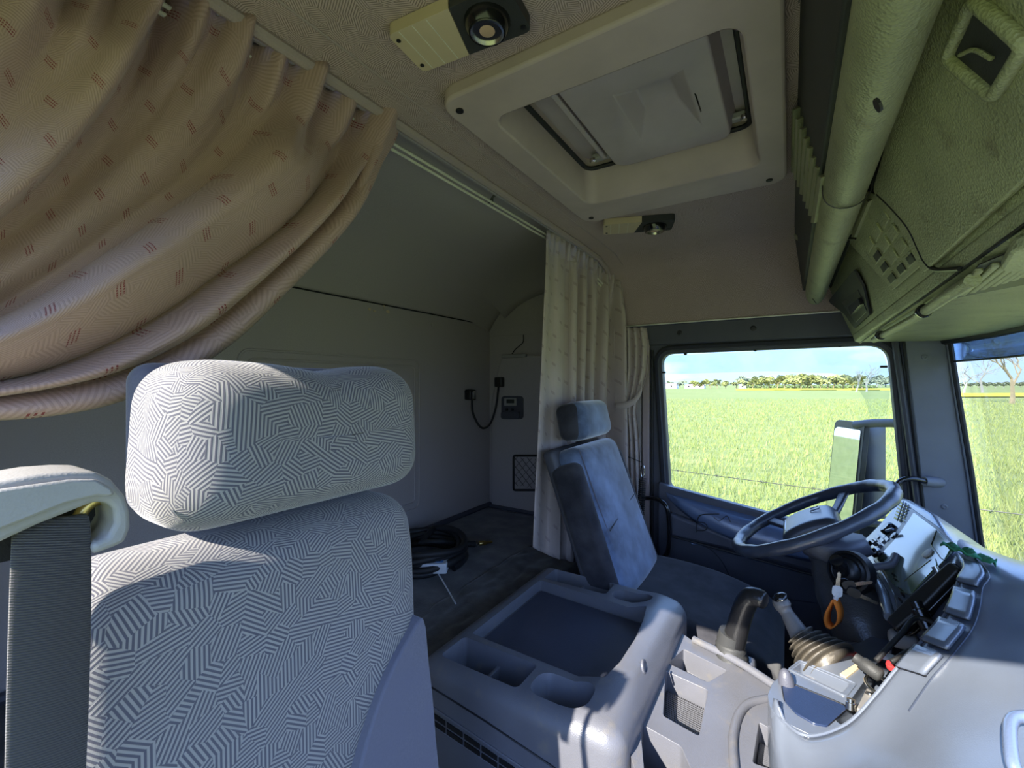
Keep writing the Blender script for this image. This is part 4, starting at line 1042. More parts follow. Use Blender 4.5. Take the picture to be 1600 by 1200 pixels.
# twin ridges and dark arc beside the grille
for off in (0, 12):
    fpoly('ridge', [(1352+off, 296+off), (1356+off, 298+off), (1335+off*.6, 364+off*.4), (1331+off*.6, 362+off*.4)], M['over'], 0, .010, t, .001, .001)
bm = B(); tube(bm, spline([FP(x, y, .006) for x, y in ((1372, 303), (1392, 322), (1420, 355), (1436, 388), (1446, 408), (1462, 421), (1500, 420))], 6), .0032, 8); mk('dark_seal', bm, M['black'], t)
# pin sticking out between roll and fascia
bm = B(); a, b = FP(1310, 373, .03), FP(1337, 373, .01); tube(bm, [a, b], .0025, 6); lathe(bm, [(.006, 0), (.007, .003), (0, .006)], a, (a-b), 10); mk('pin', bm, M['black'], t)
bm = B(); q = FP(1376, 164, 0); q = P(1374, 163, X=.062); lathe(bm, [(.006, 0), (.006, .002), (0, .002)], q, (-.9, 0, -.4), 10); mk('screw_hole', bm, M['black'], t)
# open pocket at the driver's end
pk = fpoly('pocket', [(1338, 420), (1352, 446), (1362, 490), (1338, 512), (1322, 490), (1296, 470)], M['over_dark'], 0, .005, t, .002, .006)
fpoly('pocket_hole', [(1342, 452), (1356, 486), (1338, 504), (1316, 472)], M['black'], .004, .0065, pk, .0005, .004)
fpoly('pocket_latch', [(1330, 478), (1346, 464), (1350, 474), (1334, 490)], M['blackgloss'], .006, .014, pk, .001, .002)
# saw-toothed spring along the end edge
bm = B(); pts = []
for k in range(19):
    f = k/18; c = Vector(FP(1290, 474, .006)).lerp(Vector(FP(1322, 528, .006)), f); pts.append(c+Vector((0, .0, 0))+FN*(.010 if k % 2 else -.002)+Vector((.010 if k % 2 else -.008, 0, 0)))
tube(bm, pts, .0022, 5); mk('toothed_edge', bm, M['blackgloss'], t)
# fins on the rear face
for k in range(9):
    f = k/8
    xt_, yt_ = 1243+55*f, 150+118*f; xb2, yb2 = 1240+42*f, 255+88*f
    w_ = 3+3.5*f
    fpoly('fin', [(xt_, yt_), (xt_+w_, yt_+2), (xb2+w_, yb2+1), (xb2, yb2)], M['over'], -.001, .012+.004*f, t, .0012, .0006, GP, GN, 1)
for (x, y, s) in ((1246, 370, 5), (1255, 383, 3), (1258, 395, 6), (1266, 404, 4)):
    fpoly('clip', [(x-s*.6, y-s), (x+s*.5, y-s*.4), (x+s*.6, y+s), (x-s*.4, y+s*.5)], M['over'] if s == 5 else M['blackgloss'], 0, .005, t, .0008, .0015, GP, GN, 2)
# joint line of the dark box on the rear face
bm = B(); tube(bm, [GP(1249, -10, .001), GP(1242, 140, .001), GP(1240, 380, .001), GP(1250, 440, .001), GP(1275, 474, .001)], .0012, 4); mk('joint_line', bm, M['black'], t)
# underside: slats of the speaker grille and the sun visor rod
UZ = .139
for k in range(9):
    a = P(1487+k*16, 462-k*5, Z=UZ-.001); b = P(1530+k*26, 418-k*9, Z=UZ-.001)
    bm = B(); d = (b-a).normalized(); s_ = Vector((-d.y, d.x, 0))*.0035
    slab(bm, [a-s_, a+s_, b+s_, b-s_], (0, 0, -.006)); mk('speaker_slat', bm, M['over'], t, bevel=.0015)
bm = B(); slab(bm, [P(1485, 466, Z=UZ-.0005), P(1530, 412, Z=UZ-.0005), P(1800, 300, Z=UZ-.0005), P(1720, 420, Z=UZ-.0005)], (0, 0, -.0015)); mk('speaker_recess', bm, M['black'], t)
bm = B(); slab(bm, rounded([P(1562, 408, Z=UZ-.004), P(1582, 372, Z=UZ-.004), P(1720, 330, Z=UZ-.004), P(1690, 410, Z=UZ-.004)], .012, 4), (0, 0, -.012)); mk('speaker_cover', bm, M['over'], t, bevel=.004)
bm = B(); tube(bm, [P(1366, 531, Z=UZ-.012), P(1430, 497, Z=UZ-.012), P(1480, 462, Z=UZ-.012), P(1520, 438, Z=UZ-.012)], .0085, 10); rod = mk('visor_rod', bm, M['over'], t, smooth=60)
for (x, y) in ((1376, 524), (1444, 486)):
    bm = B(); c = P(x, y, Z=UZ-.012); d = (P(1430, 497, Z=UZ-.012)-P(1366, 531, Z=UZ-.012)).normalized(); lathe(bm, [(.0105, -.006), (.012, -.004), (.012, .004), (.0105, .006)], c, d, 16); mk('rod_clip', bm, M['blackgloss'], t)
bm = B(); vv = [P(1372, 533, Z=UZ-.010), P(1600, 400, Z=UZ-.010), P(1900, 260, Z=UZ-.010), P(1800, 440, Z=UZ-.010), P(1480, 531, Z=.132), P(1420, 534, Z=.132)]
slab(bm, vv, (0, 0, -.006)) if False else None; bm.free()
# dark gap line along the fascia's lower lip
bm = B(); tube(bm, [FP(1344, 536, .004), FP(1600, 352, .004), FP(1900, 140, .004)], .0022, 5); mk('gap_line', bm, M['black'], t)

# ---------------------------------------------------------------- driver's door panel
dr = sroot('door_1', (0, D, -.9))
Yd = 1.955
bm = B(); box(bm, P(1046, 900, Y=Yd).x, .42, Yd, D-.001, -1.27, -.56); mk('door_panel', bm, M['door'], dr, bevel=.008)
# upper part up to the sill
up_ = [P(1030, 752, Y=D-.02), P(1046, 758, Y=D-.02), P(1420, 858, Y=D-.02), P(1420, 960, Y=D-.02), P(1030, 905, Y=D-.02)]
bm = B(); slab(bm, [Vector((p.x, Yd-.004, p.z)) for p in up_], (0, .044, 0)); mk('upper_panel', bm, M['door'], dr, bevel=.008)
# sill mouldings
for dz, r, m_ in ((0, .006, 'rubber'), (-.012, .004, 'frame'), (-.022, .006, 'door_skytint')):
    a, b = P(1044, 760, Y=D-.01), P(1420, 861, Y=D-.01); bm = B(); tube(bm, [a+Vector((0, -.012, dz)), b+Vector((0, -.012, dz))], r, 8); mk('sill_moulding', bm, M[m_], dr)
# sloping ledge, the reflected sky put into its colour
Yl = 1.905
lt = [(1040, 770), (1100, 787), (1180, 808), (1260, 829), (1420, 872)]; lb = [(1043, 776), (1100, 818), (1160, 843), (1225, 862), (1420, 905)]
ys_ = [D-.046, Yl+.02, Yl+.005, Yl, Yl]
A_ = [P(x, y, Y=D-.046) for x, y in lt]; B_ = [P(x, y, Y=yy) for (x, y), yy in zip(lb, ys_)]
bm = B(); grid(bm, [resamp(spline(A_, 6), 24), resamp(spline([p+Vector((0, -.002, .006)) for p in [a.lerp(b, .55)+Vector((0, -.004, .004)) for a, b in zip(A_, B_)]], 6), 24), resamp(spline(B_, 6), 24), [p+Vector((0, .01, -.016)) for p in resamp(spline(B_, 6), 24)]])
mk('door_ledge', bm, M['door_skytint'], dr, smooth=60, solid=.004)
# arm-rest body under the ledge
pl = [P(1046, 800, Y=Yl+.03), P(1100, 822, Y=Yl+.02), P(1160, 848, Y=Yl+.01), P(1420, 912, Y=Yl), P(1420, 945, Y=Yl), P(1300, 905, Y=Yl), P(1160, 866, Y=Yl), P(1048, 836, Y=Yl+.03)]
bm = B(); slab(bm, [Vector((p.x, Yl+.012, p.z)) for p in pl], (0, .06, 0)); mk('armrest', bm, M['door'], dr, bevel=.012, seg=3)
def line(pts, Y, r, m, par, n=6, nm='panel_seam'):
    bm = B(); tube(bm, spline([P(x, y, Y=Y) for x, y in pts], n), r, 6); return mk(nm, bm, M[m], par, smooth=70)
line([(1048, 838), (1080, 846), (1160, 868), (1250, 893), (1340, 918)], Yl+.010, .0045, 'black', dr)
line([(1085, 848), (1110, 858), (1130, 880), (1145, 912)], Yd-.002, .003, 'black', dr)
line([(1078, 841), (1082, 850), (1100, 852), (1200, 880), (1330, 915)], Yd-.012, .004, 'door_skytint', dr)
line([(1088, 832), (1090, 812), (1098, 804), (1124, 803)], Yl+.010, .0018, 'black', dr)
line([(1089, 816), (1100, 817), (1105, 824), (1100, 829), (1089, 829)], Yl+.010, .0018, 'black', dr)
line([(1115, 808), (1124, 814), (1136, 806), (1144, 818), (1170, 832)], Yl+.018, .0015, 'black', dr)
# inner grab strip of the door, low pocket
bm = B(); pk_ = [P(1060, 905, Y=Yd-.01), P(1120, 905, Y=Yd-.01), P(1160, 960, Y=Yd-.01), P(1380, 1010, Y=Yd-.01), P(1380, 1150, Y=Yd-.01), P(1060, 1150, Y=Yd-.01)]
slab(bm, [Vector((p.x, Yd-.03, p.z)) for p in pk_], (0, .035, 0)); mk('door_pocket', bm, M['door'], dr, bevel=.01, seg=3)

# ---------------------------------------------------------------- wing mirror outside
def wm(px, py, Y=2.26): return P(px, py, Y=Y)
t = thing('wing_mirror', wm(1340, 820), 'black wing mirror outside the driver window on its arm', 'mirror')
Ym = 2.26
hs = [(1296, 672), (1304, 661), (1335, 657), (1383, 668), (1388, 700), (1388, 760), (1386, 812), (1330, 815), (1305, 806), (1297, 780)]
bm = B(); MW = Vector((.43, -.90, 0)).normalized(); MN = Vector((-.90, -.43, .07)).normalized()
def pxof(v): return 800+FPX*(ca*v.x+sa*v.y)/(-sa*v.x+ca*v.y)
Lc = P(1297, 735, Y=2.36); s_ = 0
while pxof(Lc+MW*s_) < 1339: s_ += .002
MN = Vector((-.90, -.43, .092)).normalized(); UPM = MN.cross(MW).normalized(); UPM = UPM if UPM.z > 0 else -UPM
hh = .205; g0 = [Lc+UPM*hh*.93, Lc+MW*.02+UPM*hh, Lc+MW*s_+UPM*hh, Lc+MW*s_-UPM*hh, Lc+MW*.02-UPM*hh, Lc-UPM*hh*.93]
gl_ = rounded(g0, .008, 3); cgl0 = sum(gl_, Vector())/len(gl_)
bm = B(); slab(bm, [cgl0+(p-cgl0)*1.09-MN*.002 for p in gl_], -MN*.02); mk('mirror_case', bm, M['black'], t, bevel=.004)
bm = B(); cgl = sum(gl_, Vector())/len(gl_); gi = [cgl+(p-cgl)*.94 for p in gl_]; slab(bm, gi, MN*.001); mg = mk('mirror_glass', bm, M['mirror'], t, smooth=10)
# housing shell
rings = []
for k in range(9):
    f = k/8; xl = 1336+50*f; bul = .10*math.sin(PI*min(1, f*.9+.1))
    top_, bot_ = 660+5*f*f+3*f, 812+2*f
    a, b = wm(xl, top_), wm(xl, bot_); c = (a+b)/2; h = (a.z-b.z)/2
    rings.append([Vector((c.x, 2.29+bul*.5*math.cos(q)*1.0, c.z+h*math.copysign(abs(math.sin(q))**.35, math.sin(q)))) for q in [2*PI*m_/24 for m_ in range(24)]])
bm = B(); loft(bm, rings); mk('mirror_housing', bm, M['door'], t, smooth=60)
bm = B(); a, b = wm(1337, 664, 2.25), P(1402, 661, Y=2.12); tube(bm, [a, a.lerp(b, .5)+Vector((0, 0, .004)), b, b+Vector((.06, -.08, 0))], .017, 10); mk('mirror_arm', bm, M['frame'], t, smooth=60)
bm = B(); a, b = wm(1325, 815, 2.27), P(1405, 822, Y=2.12); tube(bm, [a, b, b+Vector((.06, -.08, 0))], .012, 8); mk('mirror_arm', bm, M['frame'], t, smooth=60)
bm = B(); slab(bm, rounded([wm(x, y) for x, y in ((1334, 818), (1384, 820), (1382, 850), (1340, 848))], .01, 3), (.01, .03, 0)); mk('lower_mirror', bm, M['black'], t, bevel=.004)

# ---------------------------------------------------------------- centre console on the engine tunnel
X0, X1, Y0, Y1, ZT = -.695, -.235, .712, 1.315, -.600
t = thing('centre_console', (-.46, 1.0, -1.28), 'grey plastic console between the seats with tray and cup compartments', 'console')
def cdef(s, h):
    s = s.copy(); fx = s.x/h.x
    if fx > .45 and s.z > 0: s.z += .022*math.sin(PI*min(1, (fx-.45)/.5))*math.exp(-((s.y-.0)/.27)**4)
    if s.y < 0: s.y -= .018*max(0, (h.z-s.z-.02)/(2*h.z))*3*(1 if s.z < h.z-.03 else 0)*0
    if fx > 0: s.y *= 1-.10*fx**3*(1 if s.y > 0 else .3)
    return s
bm = rbox(B(), ((X0+X1)/2, (Y0+Y1)/2, (ZT-1.275)/2), (X1-X0, Y1-Y0, ZT+1.275), .035, 16, cdef)
body = mk('console_body', bm, M['console'], t, smooth=50)
def rcut(x0, x1, y0, y1, r, z, tp=.012): return rprism(x0, x1, y0, y1, r, -.50, z, 5) if False else (lambda b: b)(rprism2(x0, x1, y0, y1, r, z, tp))
def rprism2(x0, x1, y0, y1, r, z, tp):
    b = B(); top_ = rrect(x1-x0, y1-y0, r, 5); bot_ = rrect(x1-x0-2*tp, y1-y0-2*tp, max(r-tp, .004), 5); cx, cy = (x0+x1)/2, (y0+y1)/2
    V = [[b.verts.new((cx+p, cy+q, zz)) for p, q in rr_2] for rr_2, zz in ((top_, -.50), (top_, -.597), (bot_, z))]
    b.faces.new(V[0][::-1]); b.faces.new(V[2]); n = len(top_)
    for i in range(2):
        for k in range(n): b.faces.new((V[i][k], V[i][(k+1) % n], V[i+1][(k+1) % n], V[i+1][k]))
    return b
tray = slab(B(), rounded([P(x, y, Z=-.55)+Vector((0, 0, 0)) for x, y in ()] or [Vector((-.648, .848, -.55)), Vector((-.648, 1.190, -.55)), Vector((-.318, 1.168, -.55)), Vector((-.305, 1.09, -.55)), Vector((-.298, 1.0, -.55)), Vector((-.30, .90, -.55)), Vector((-.312, .838, -.55))], .008, 3), (0, 0, -.082))
cut(body, [tray, rprism2(-.655, -.455, .742, .828, .012, -.69, .008), rprism2(-.440, -.315, .745, .822, .03, -.65, .014),
           rprism2(-.645, -.445, 1.208, 1.288, .012, -.67, .008), rprism2(-.432, -.320, 1.200, 1.262, .028, -.67, .008)])
bm = B(); slab(bm, [Vector((-.640, .856, -.6315)), Vector((-.640, 1.182, -.6315)), Vector((-.326, 1.160, -.6315)), Vector((-.306, 1.0, -.6315)), Vector((-.318, .846, -.6315))], (0, 0, .0035)); mk('rubber_tray_mat', bm, M['tray'], t, bevel=.001)
for x, y0, y1, z in ((-.555, .742, .828, -.635), (-.545, 1.208, 1.288, -.63)):
    bm = B(); box(bm, x-.004, x+.004, y0, y1, -.695, z); mk('divider', bm, M['console'], t, bevel=.002)
for x, y, z in ((-.60, .785, -.688), (-.50, .785, -.688)):
    bm = B(); lathe(bm, [(.036, 0), (.036, .002), (0, .002)], (x, y, z), (0, 0, 1), 20); mk('cup_pad', bm, velour('dusty_pad', (.10, .07, .04), (.05, .045, .04)) if x == -.60 else bpy.data.materials['dusty_pad'], t)
bm = B(); tube(bm, [P(x, y, Y=Y0-.001) for x, y in ((668, 1070), (760, 1128), (860, 1196), (1000, 1300))], .002, 5); mk('seam', bm, M['black'], t)
bm = B(); c0 = P(1008, 1042, X=X1-.015); lathe(bm, [(.014, 0), (.013, .003), (.010, .004), (.009, .001), (0, .001)], (X1-.018, c0.y, c0.z), (1, 0, .3), 16); mk('plug', bm, M['console'], t)
# side vents
for row in range(2):
    for k in range(9):
        x = 672+27*k; y = 1110+18.2*k+row*11.5
        pts = [P(a, b, Y=Y0-.001) for a, b in ((x, y), (x+24, y+16.3), (x+24, y+24), (x, y+7.7))]
        bm = B(); slab(bm, pts, (0, -.0015, 0)); mk('vent_slot', bm, M['black'], t)
bm = B(); pts = [P(a, b, Y=Y0-.001) for a, b in ((666, 1098), (930, 1276), (930, 1303), (666, 1126))]; slab(bm, pts, (0, .0, 0)) if False else tube(bm, pts+[pts[0]], .0022, 5); mk('vent_rim', bm, M['console'], t)

# forward storage section of the console
ZF = -.645
def zp(x, y, z=ZF): return P(x, y, Z=z)
t2 = thing('storage_bin', (-.1, .95, -1.28), 'light grey moulded floor console with open bins and ribbed mats, between console and dashboard', 'bin')
ol_ = [(1060, 985), (1085, 1003), (1150, 1040), (1216, 1078), (1214, 1110), (1226, 1200), (1260, 1330), (1030, 1330), (985, 1180), (1000, 1080)]
bm = B(); slab(bm, rounded([zp(x, y) for x, y in ol_], .006, 2), (0, 0, -.6)); fb = mk('bin_body', bm, M['console'], t2, bevel=.006, seg=3)
def bcut(pts, dz, r=.006): return slab(B(), rounded([zp(x, y, ZF)+Vector((0, 0, .05)) for x, y in pts], r, 3), (0, 0, -.05-dz))
A1 = [(1068, 1014), (1136, 1048), (1106, 1066), (1044, 1036)]; B1 = [(1040, 1048), (1106, 1078), (1092, 1150), (1036, 1118)]; C1 = [(1000, 1130), (1064, 1166), (1092, 1230), (1010, 1240)]; D1 = [(1186, 1128), (1222, 1150), (1250, 1215), (1176, 1192)]
cut(fb, [bcut(A1, .05), bcut(B1, .045), bcut(C1, .12), bcut(D1, .04)])
for nm_, pp, z in (('ribbed_mat', B1, ZF-.043), ('ribbed_mat', D1, ZF-.038)):
    base = [zp(x, y) for x, y in pp]; c = sum(base, Vector())/4; base = [c+(p-c)*.93 for p in base]; base = [Vector((p.x, p.y, z)) for p in base]
    bm = B(); slab(bm, base, (0, 0, .002)); rm = mk(nm_, bm, M['rubber'] if pp is B1 else M['console'], t2)
    bm = B()
    for k in range(1, 22):
        f = k/22; a, b = base[0].lerp(base[3], f), base[1].lerp(base[2], f); tube(bm, [a+Vector((0, 0, .003)), b+Vector((0, 0, .003))], .0010, 4)
        a, b = base[0].lerp(base[1], f), base[3].lerp(base[2], f); tube(bm, [a+Vector((0, 0, .003)), b+Vector((0, 0, .003))], .0008, 4)
    rb_ = mk('ribs', bm, M['console'], rm); rb_['kind'] = 'stuff'
bm = B(); tube(bm, spline([zp(1084, 1003)+Vector((0, 0, .006)), zp(1150, 1039)+Vector((0, 0, .010)), zp(1214, 1078)+Vector((0, 0, .006))], 6), .009, 8); mk('rim', bm, M['console'], t2, smooth=70)
bm = B(); tube(bm, spline([zp(1212, 1090)+Vector((0, 0, .0)), zp(1165, 1105)+Vector((0, 0, .003)), zp(1146, 1150)+Vector((0, 0, .003)), zp(1150, 1230)], 6), .008, 8); mk('rim', bm, M['console'], t2, smooth=70)
# ---------------------------------------------------------------- dashboard
def zq(x, y, z): return P(x, y, Z=z)
t = thing('dashboard', (.25, 1.0, -1.28), 'curved grey dashboard lit white by the sun in front and sky blue behind', 'dashboard')
S = [[(1497, 868, -.345), (1532, 880, -.338), (1600, 893, -.33), (1690, 905, -.33)],
     [(1496, 912, -.365), (1534, 922, -.355), (1600, 935, -.345), (1710, 950, -.34)],
     [(1477, 960, -.40), (1523, 975, -.385), (1600, 990, -.37), (1730, 1010, -.35)],
     [(1440, 1003, -.44), (1490, 1022, -.42), (1600, 1050, -.39), (1760, 1080, -.36)],
     [(1401, 1045, -.48), (1455, 1062, -.46), (1580, 1110, -.42), (1780, 1160, -.38)],
     [(1366, 1088, -.52), (1420, 1112, -.50), (1550, 1180, -.45), (1780, 1260, -.40)],
     [(1322, 1132, -.56), (1380, 1172, -.54), (1500, 1270, -.48), (1760, 1400, -.42)],
     [(1264, 1150, -.576), (1296, 1222, -.578), (1420, 1350, -.51), (1700, 1540, -.45)],
     [(1228, 1130, -.578), (1232, 1200, -.612), (1310, 1400, -.62), (1600, 1750, -.58)],
     [(1206, 1104, -.580), (1202, 1160, -.635), (1215, 1330, -.75), (1420, 1750, -.80)]]
SW = [[zq(*p) for p in r] for r in S]
for r in SW: r.append(Vector((.585, max(-.1, r[-1].y-.03), -.36)))
first_ = [p+Vector((.0, .32, .006)) for p in SW[0]]; first_[0] = Vector((.272, 1.66, -.352)); first_[1] = Vector((.288, 1.66, -.356)); first_[2] = Vector((.34, 1.67, -.392)); first_[3] = Vector((.43, 1.76, -.475)); first_[4] = Vector((.56, 1.88, -.585))
last_ = [p+Vector((.004, .004, -.30)) for p in SW[-1]]
G = [first_]+SW+[last_]
def dense(G, n):
    rows = [spline(r, n) for r in G]; cols = list(zip(*rows)); cols = [spline(list(c), n) for c in cols]; return [list(r) for r in zip(*cols)]
DG = dense(G, 5)
bm = B(); grid(bm, DG); mk('dash_top', bm, M['dash'], t, smooth=180, solid=.006)
# row of flip lids along the inner curve
for k in range(4):
    r0, r1 = 5*(k+1)+(1 if k else 0), 5*(k+2)
    rm_ = (r0+r1)//2; n = (DG[rm_][5]-DG[rm_][0]).cross(DG[r1][0]-DG[r0][0]).normalized()
    if n.z < 0: n = -n
    rows = [[DG[r][q]+n*.0035 for q in (0, 1, 2, 3, 4, 5)] for r in range(r0, r1+1)]
    for r_ in rows: r_[0] = r_[0].lerp(r_[1], .5); r_[5] = r_[5].lerp(r_[4], .4)
    bm = B(); grid(bm, rows); ld = mk('flip_lid', bm, M['dash'], t, smooth=40, solid=.006)
    e_ = rows[-1]; bm = B(); tube(bm, [p+Vector((0, 0, .001)) for p in e_], .0016, 5); mk('lid_gap', bm, M['black'], ld)
    bm = B(); c = e_[2]+Vector((-.008, .006, .001)); tube(bm, [e_[1].lerp(e_[2], .4)+Vector((0, .008, .004)), e_[2].lerp(e_[3], .8)+Vector((0, .008, .004))], .0022, 6); mk('lid_lip', bm, M['dashdark'], ld)
bm = B(); tube(bm, [DG[r][5]+Vector((0, 0, .001)) for r in range(5, 31)], .0014, 5); mk('panel_gap', bm, M['dashdark'], t)
bm = B(); tube(bm, [DG[r][0] for r in range(5, 48)], .003, 8); mk('inner_rim', bm, M['dash'], t)
mk('passenger_side', rbox(B(), (.40, .26, -.68), (.36, .70, .46), .05, 6), M['dash'], t, smooth=180)
# skirt under the curved edge
edge = [DG[r][0] for r in range(0, 42)]
bm = B(); grid(bm, [edge, [p+Vector((.012, .0, -.05)) for p in edge], [p+Vector((.05, .0, -.5)) for p in edge]]); mk('dash_skirt', bm, M['dashdark'], t, smooth=60, solid=-.004)
# flat nose plate with pad and pocket
NZ = -.575
npz = [(1199, 1086), (1206, 1068), (1246, 1032), (1300, 1012), (1345, 1003), (1392, 978), (1402, 1000), (1372, 1050), (1322, 1132), (1270, 1150), (1222, 1126), (1204, 1108)]
bm = B(); slab(bm, rounded([zq(x, y, NZ) for x, y in npz], .008, 3), (0, 0, -.55)); plate = mk('nose_plate', bm, M['dash'], t, bevel=.007, seg=3)
pkt = [(1252, 1036), (1328, 1068), (1316, 1082), (1238, 1046)]
cut(plate, [slab(B(), rounded([zq(x, y, NZ)+Vector((0, 0, .03)) for x, y in pkt], .006, 4), (0, 0, -.055)), slab(B(), [zq(x, y, NZ)+Vector((0, 0, .03)) for x, y in ((1386, 1012), (1400, 1016), (1332, 1122), (1314, 1132), (1306, 1126), (1352, 1062))], (0, 0, -.065))])
bm = B(); tube(bm, rounded([zq(x, y, NZ+.001) for x, y in ((1250, 1032), (1338, 1068), (1322, 1088), (1232, 1046))], .006, 4), .0016, 5, closed=True); mk('pocket_rim', bm, M['dash'], plate)
padp = [(1222, 1072), (1232, 1066), (1320, 1102), (1322, 1108), (1292, 1134), (1272, 1130), (1244, 1114), (1226, 1094)]
bluepad = plastic('blue_black_pad', (.02, .035, .085), .35, 500, .3, .15)
bm = B(); slab(bm, rounded([zq(x, y, NZ+.003) for x, y in padp], .004, 3), (0, 0, -.006)); pad = mk('anti_slip_pad', bm, bluepad, t, bevel=.001)
bm = B(); tube(bm, rounded([zq(x, y, NZ+.001) for x, y in padp], .004, 3), .0018, 5, closed=True); mk('pad_groove', bm, M['black'], pad)
bm = B(); c = zq(1229, 1070, NZ); lathe(bm, [(.014, -.002), (.013, .012), (.009, .024), (.004, .029), (0, .030)], c, (-.12, 0, 1), 16); mk('peg', bm, M['door'], t, smooth=70)

# instrument cluster in front of the wheel
kA, kB, kC = Vector((.267, 1.68, -.343)), Vector((.281, 1.2, -.345)), Vector((.18, 1.2, -.477))
KN = (kB-kA).cross(kC-kA).normalized()
if KN.x > 0: KN = -KN
KD = KN.dot(kA)
def K(px, py, off=0): return plane_px(KN, KD, px, py, off)
t = thing('instrument_cluster', (.26, 1.45, -.62), 'sky blue reflecting instrument panel with round dial cover, switches and vent behind the steering wheel', 'instrument panel')
kp = [(1402, 775), (1420, 779), (1456, 800), (1500, 868), (1500, 880), (1395, 962), (1384, 930), (1362, 892), (1338, 864), (1340, 852), (1372, 820), (1392, 796)]
bm = B(); slab(bm, [K(x, y) for x, y in kp], Vector((.17, .0, -.13))); mk('panel', bm, M['dash'], t, bevel=.010, seg=3)
def kpoly(name, pts, m, o0, o1, par=None, bevel=.001, r=.004): return fpoly(name, pts, m, o0, o1, par or t, bevel, r, K, KN, 4)
cov = [(1429, 801), (1466, 829), (1494, 856), (1477, 877), (1423, 931), (1407, 925), (1392, 908), (1371, 874), (1402, 841), (1421, 814)]
bz = kpoly('cover_bezel', [(1426, 795), (1470, 826), (1500, 857), (1480, 882), (1424, 938), (1402, 930), (1386, 908), (1366, 874), (1399, 838), (1418, 810)], M['dashdark'], -.002, .003, None, .002, .008)
cv = kpoly('dial_cover', cov, M['cluster'], .003, .0055, None, .001, .008)
kpoly('display_window', [(1417, 906), (1462, 872), (1465, 884), (1425, 928)], flat('painted_green_reflection', (.12, .17, .06), .08, spec=.9, coat=1), .0055, .007, cv, .0006, .006)  # green reflection on the lens painted as base colour
kpoly('display_window', [(1459, 848), (1468, 835), (1489, 853), (1477, 874)], bpy.data.materials['painted_green_reflection'], .0055, .007, cv, .0006, .003)
for a in (((1463, 829), (1455, 851)), ((1455, 851), (1470, 872), (1478, 876)), ((1412, 908), (1455, 874))):
    bm = B(); tube(bm, [K(x, y, .006) for x, y in a], .0010, 4); mk('divider_line', bm, M['blackgloss'], cv)
bm = B(); lathe(bm, [(.012, 0), (.012, .003), (.009, .004), (0, .004)], K(1450, 865, .006), KN, 20); mk('round_badge', bm, M['cap'], cv)
# air vent with slats
va = kpoly('air_vent', [(1407, 781), (1421, 789), (1413, 819), (1397, 811)], M['blackgloss'], -.001, .001, None, .001, .003)
for k in range(6):
    f = (k+.5)/6; a, b = K(1407-10*f, 782+29*f, .003), K(1421-8*f, 790+28*f, .003); bm = B(); tube(bm, [a, b], .0022, 4); mk('vent_slat', bm, M['door_skytint'], va)
for k in (1, 2):
    f = k/3; a, b = K(1407+14*f, 781+8*f, .004), K(1397+16*f, 811+8*f, .004); bm = B(); tube(bm, [a, b], .0016, 4); mk('vent_slat', bm, M['door_skytint'], va)
bm = B(); lathe(bm, [(.019, 0), (.018, .010), (.014, .014), (0, .014)], K(1390, 828, .001), KN, 20); kb = mk('rotary_knob', bm, M['blackgloss'], t)
bm = B(); u, v, a = frame(KN); c = K(1390, 828, .017); tube(bm, [c-v*.013+u*.0, c+v*.013], .0035, 6); mk('knob_grip', bm, M['door_skytint'], kb)
bm = B(); lathe(bm, [(.010, 0), (.009, .006), (0, .006)], K(1399, 838, .001), KN, 14); mk('rotary_knob', bm, M['blackgloss'], t)
for px, py in ((1373, 839), (1380, 845), (1368, 845), (1375, 852), (1383, 838), (1388, 843)):
    kpoly('push_button', [(px-4, py), (px, py-4), (px+4, py+1), (px, py+5)], M['dash'], .0, .005, None, .001, .001)
for pp in (((1356, 852), (1362, 846), (1368, 850)), ((1360, 862), (1370, 858), (1374, 865), (1366, 868))):
    bm = B(); tube(bm, spline([K(x, y, .012) for x, y in pp], 5), .006, 8); mk('control_stalk', bm, M['blackgloss'], t)
for px, py in ((1394, 896), (1397, 903), (1404, 918), (1408, 926), (1404, 934)):
    bm = B(); a = K(px, py, .006); tube(bm, [a, a+Vector((.004, -.012, -.004)), a+Vector((.0, -.018, .004))], .0022, 5); mk('label_mark', bm, M['blackgloss'], t)
# outer lower trim bow of the cluster
bm = B(); tube(bm, spline([K(1336, 868, .0), K(1358, 892, .004), K(1378, 925, .004), K(1390, 965, 0)], 6), .010, 8); mk('lower_trim', bm, M['dash'], t, smooth=70)
bm = B(); tube(bm, spline([K(1366, 876, .006), K(1384, 905, .006), K(1397, 930, .006), K(1402, 952, .006)], 6), .0012, 4); mk('trim_gap', bm, M['blackgloss'], t)
# blue-grey dash side wing between door and cluster, and lower column cover
t = thing('dash_end', (.30, 1.82, -1.28), 'dark end of the dashboard against the driver door, below the mirror', 'dashboard')
bm = B(); hexa(bm, [(.22, 1.66, -.475), (.22, 1.90, -.56), (.22, 1.90, -.66), (.17, 1.66, -.62), (.50, 1.62, -.50), (.50, 1.92, -.60), (.50, 1.92, -1.2), (.45, 1.66, -1.2)]); mk('body', bm, M['door'], t, bevel=.02, seg=3)
bm = B(); box(bm, .27, .55, 1.2, 1.66, -1.2, -.60); mk('knee_panel', bm, M['dashdark'], t, bevel=.02)

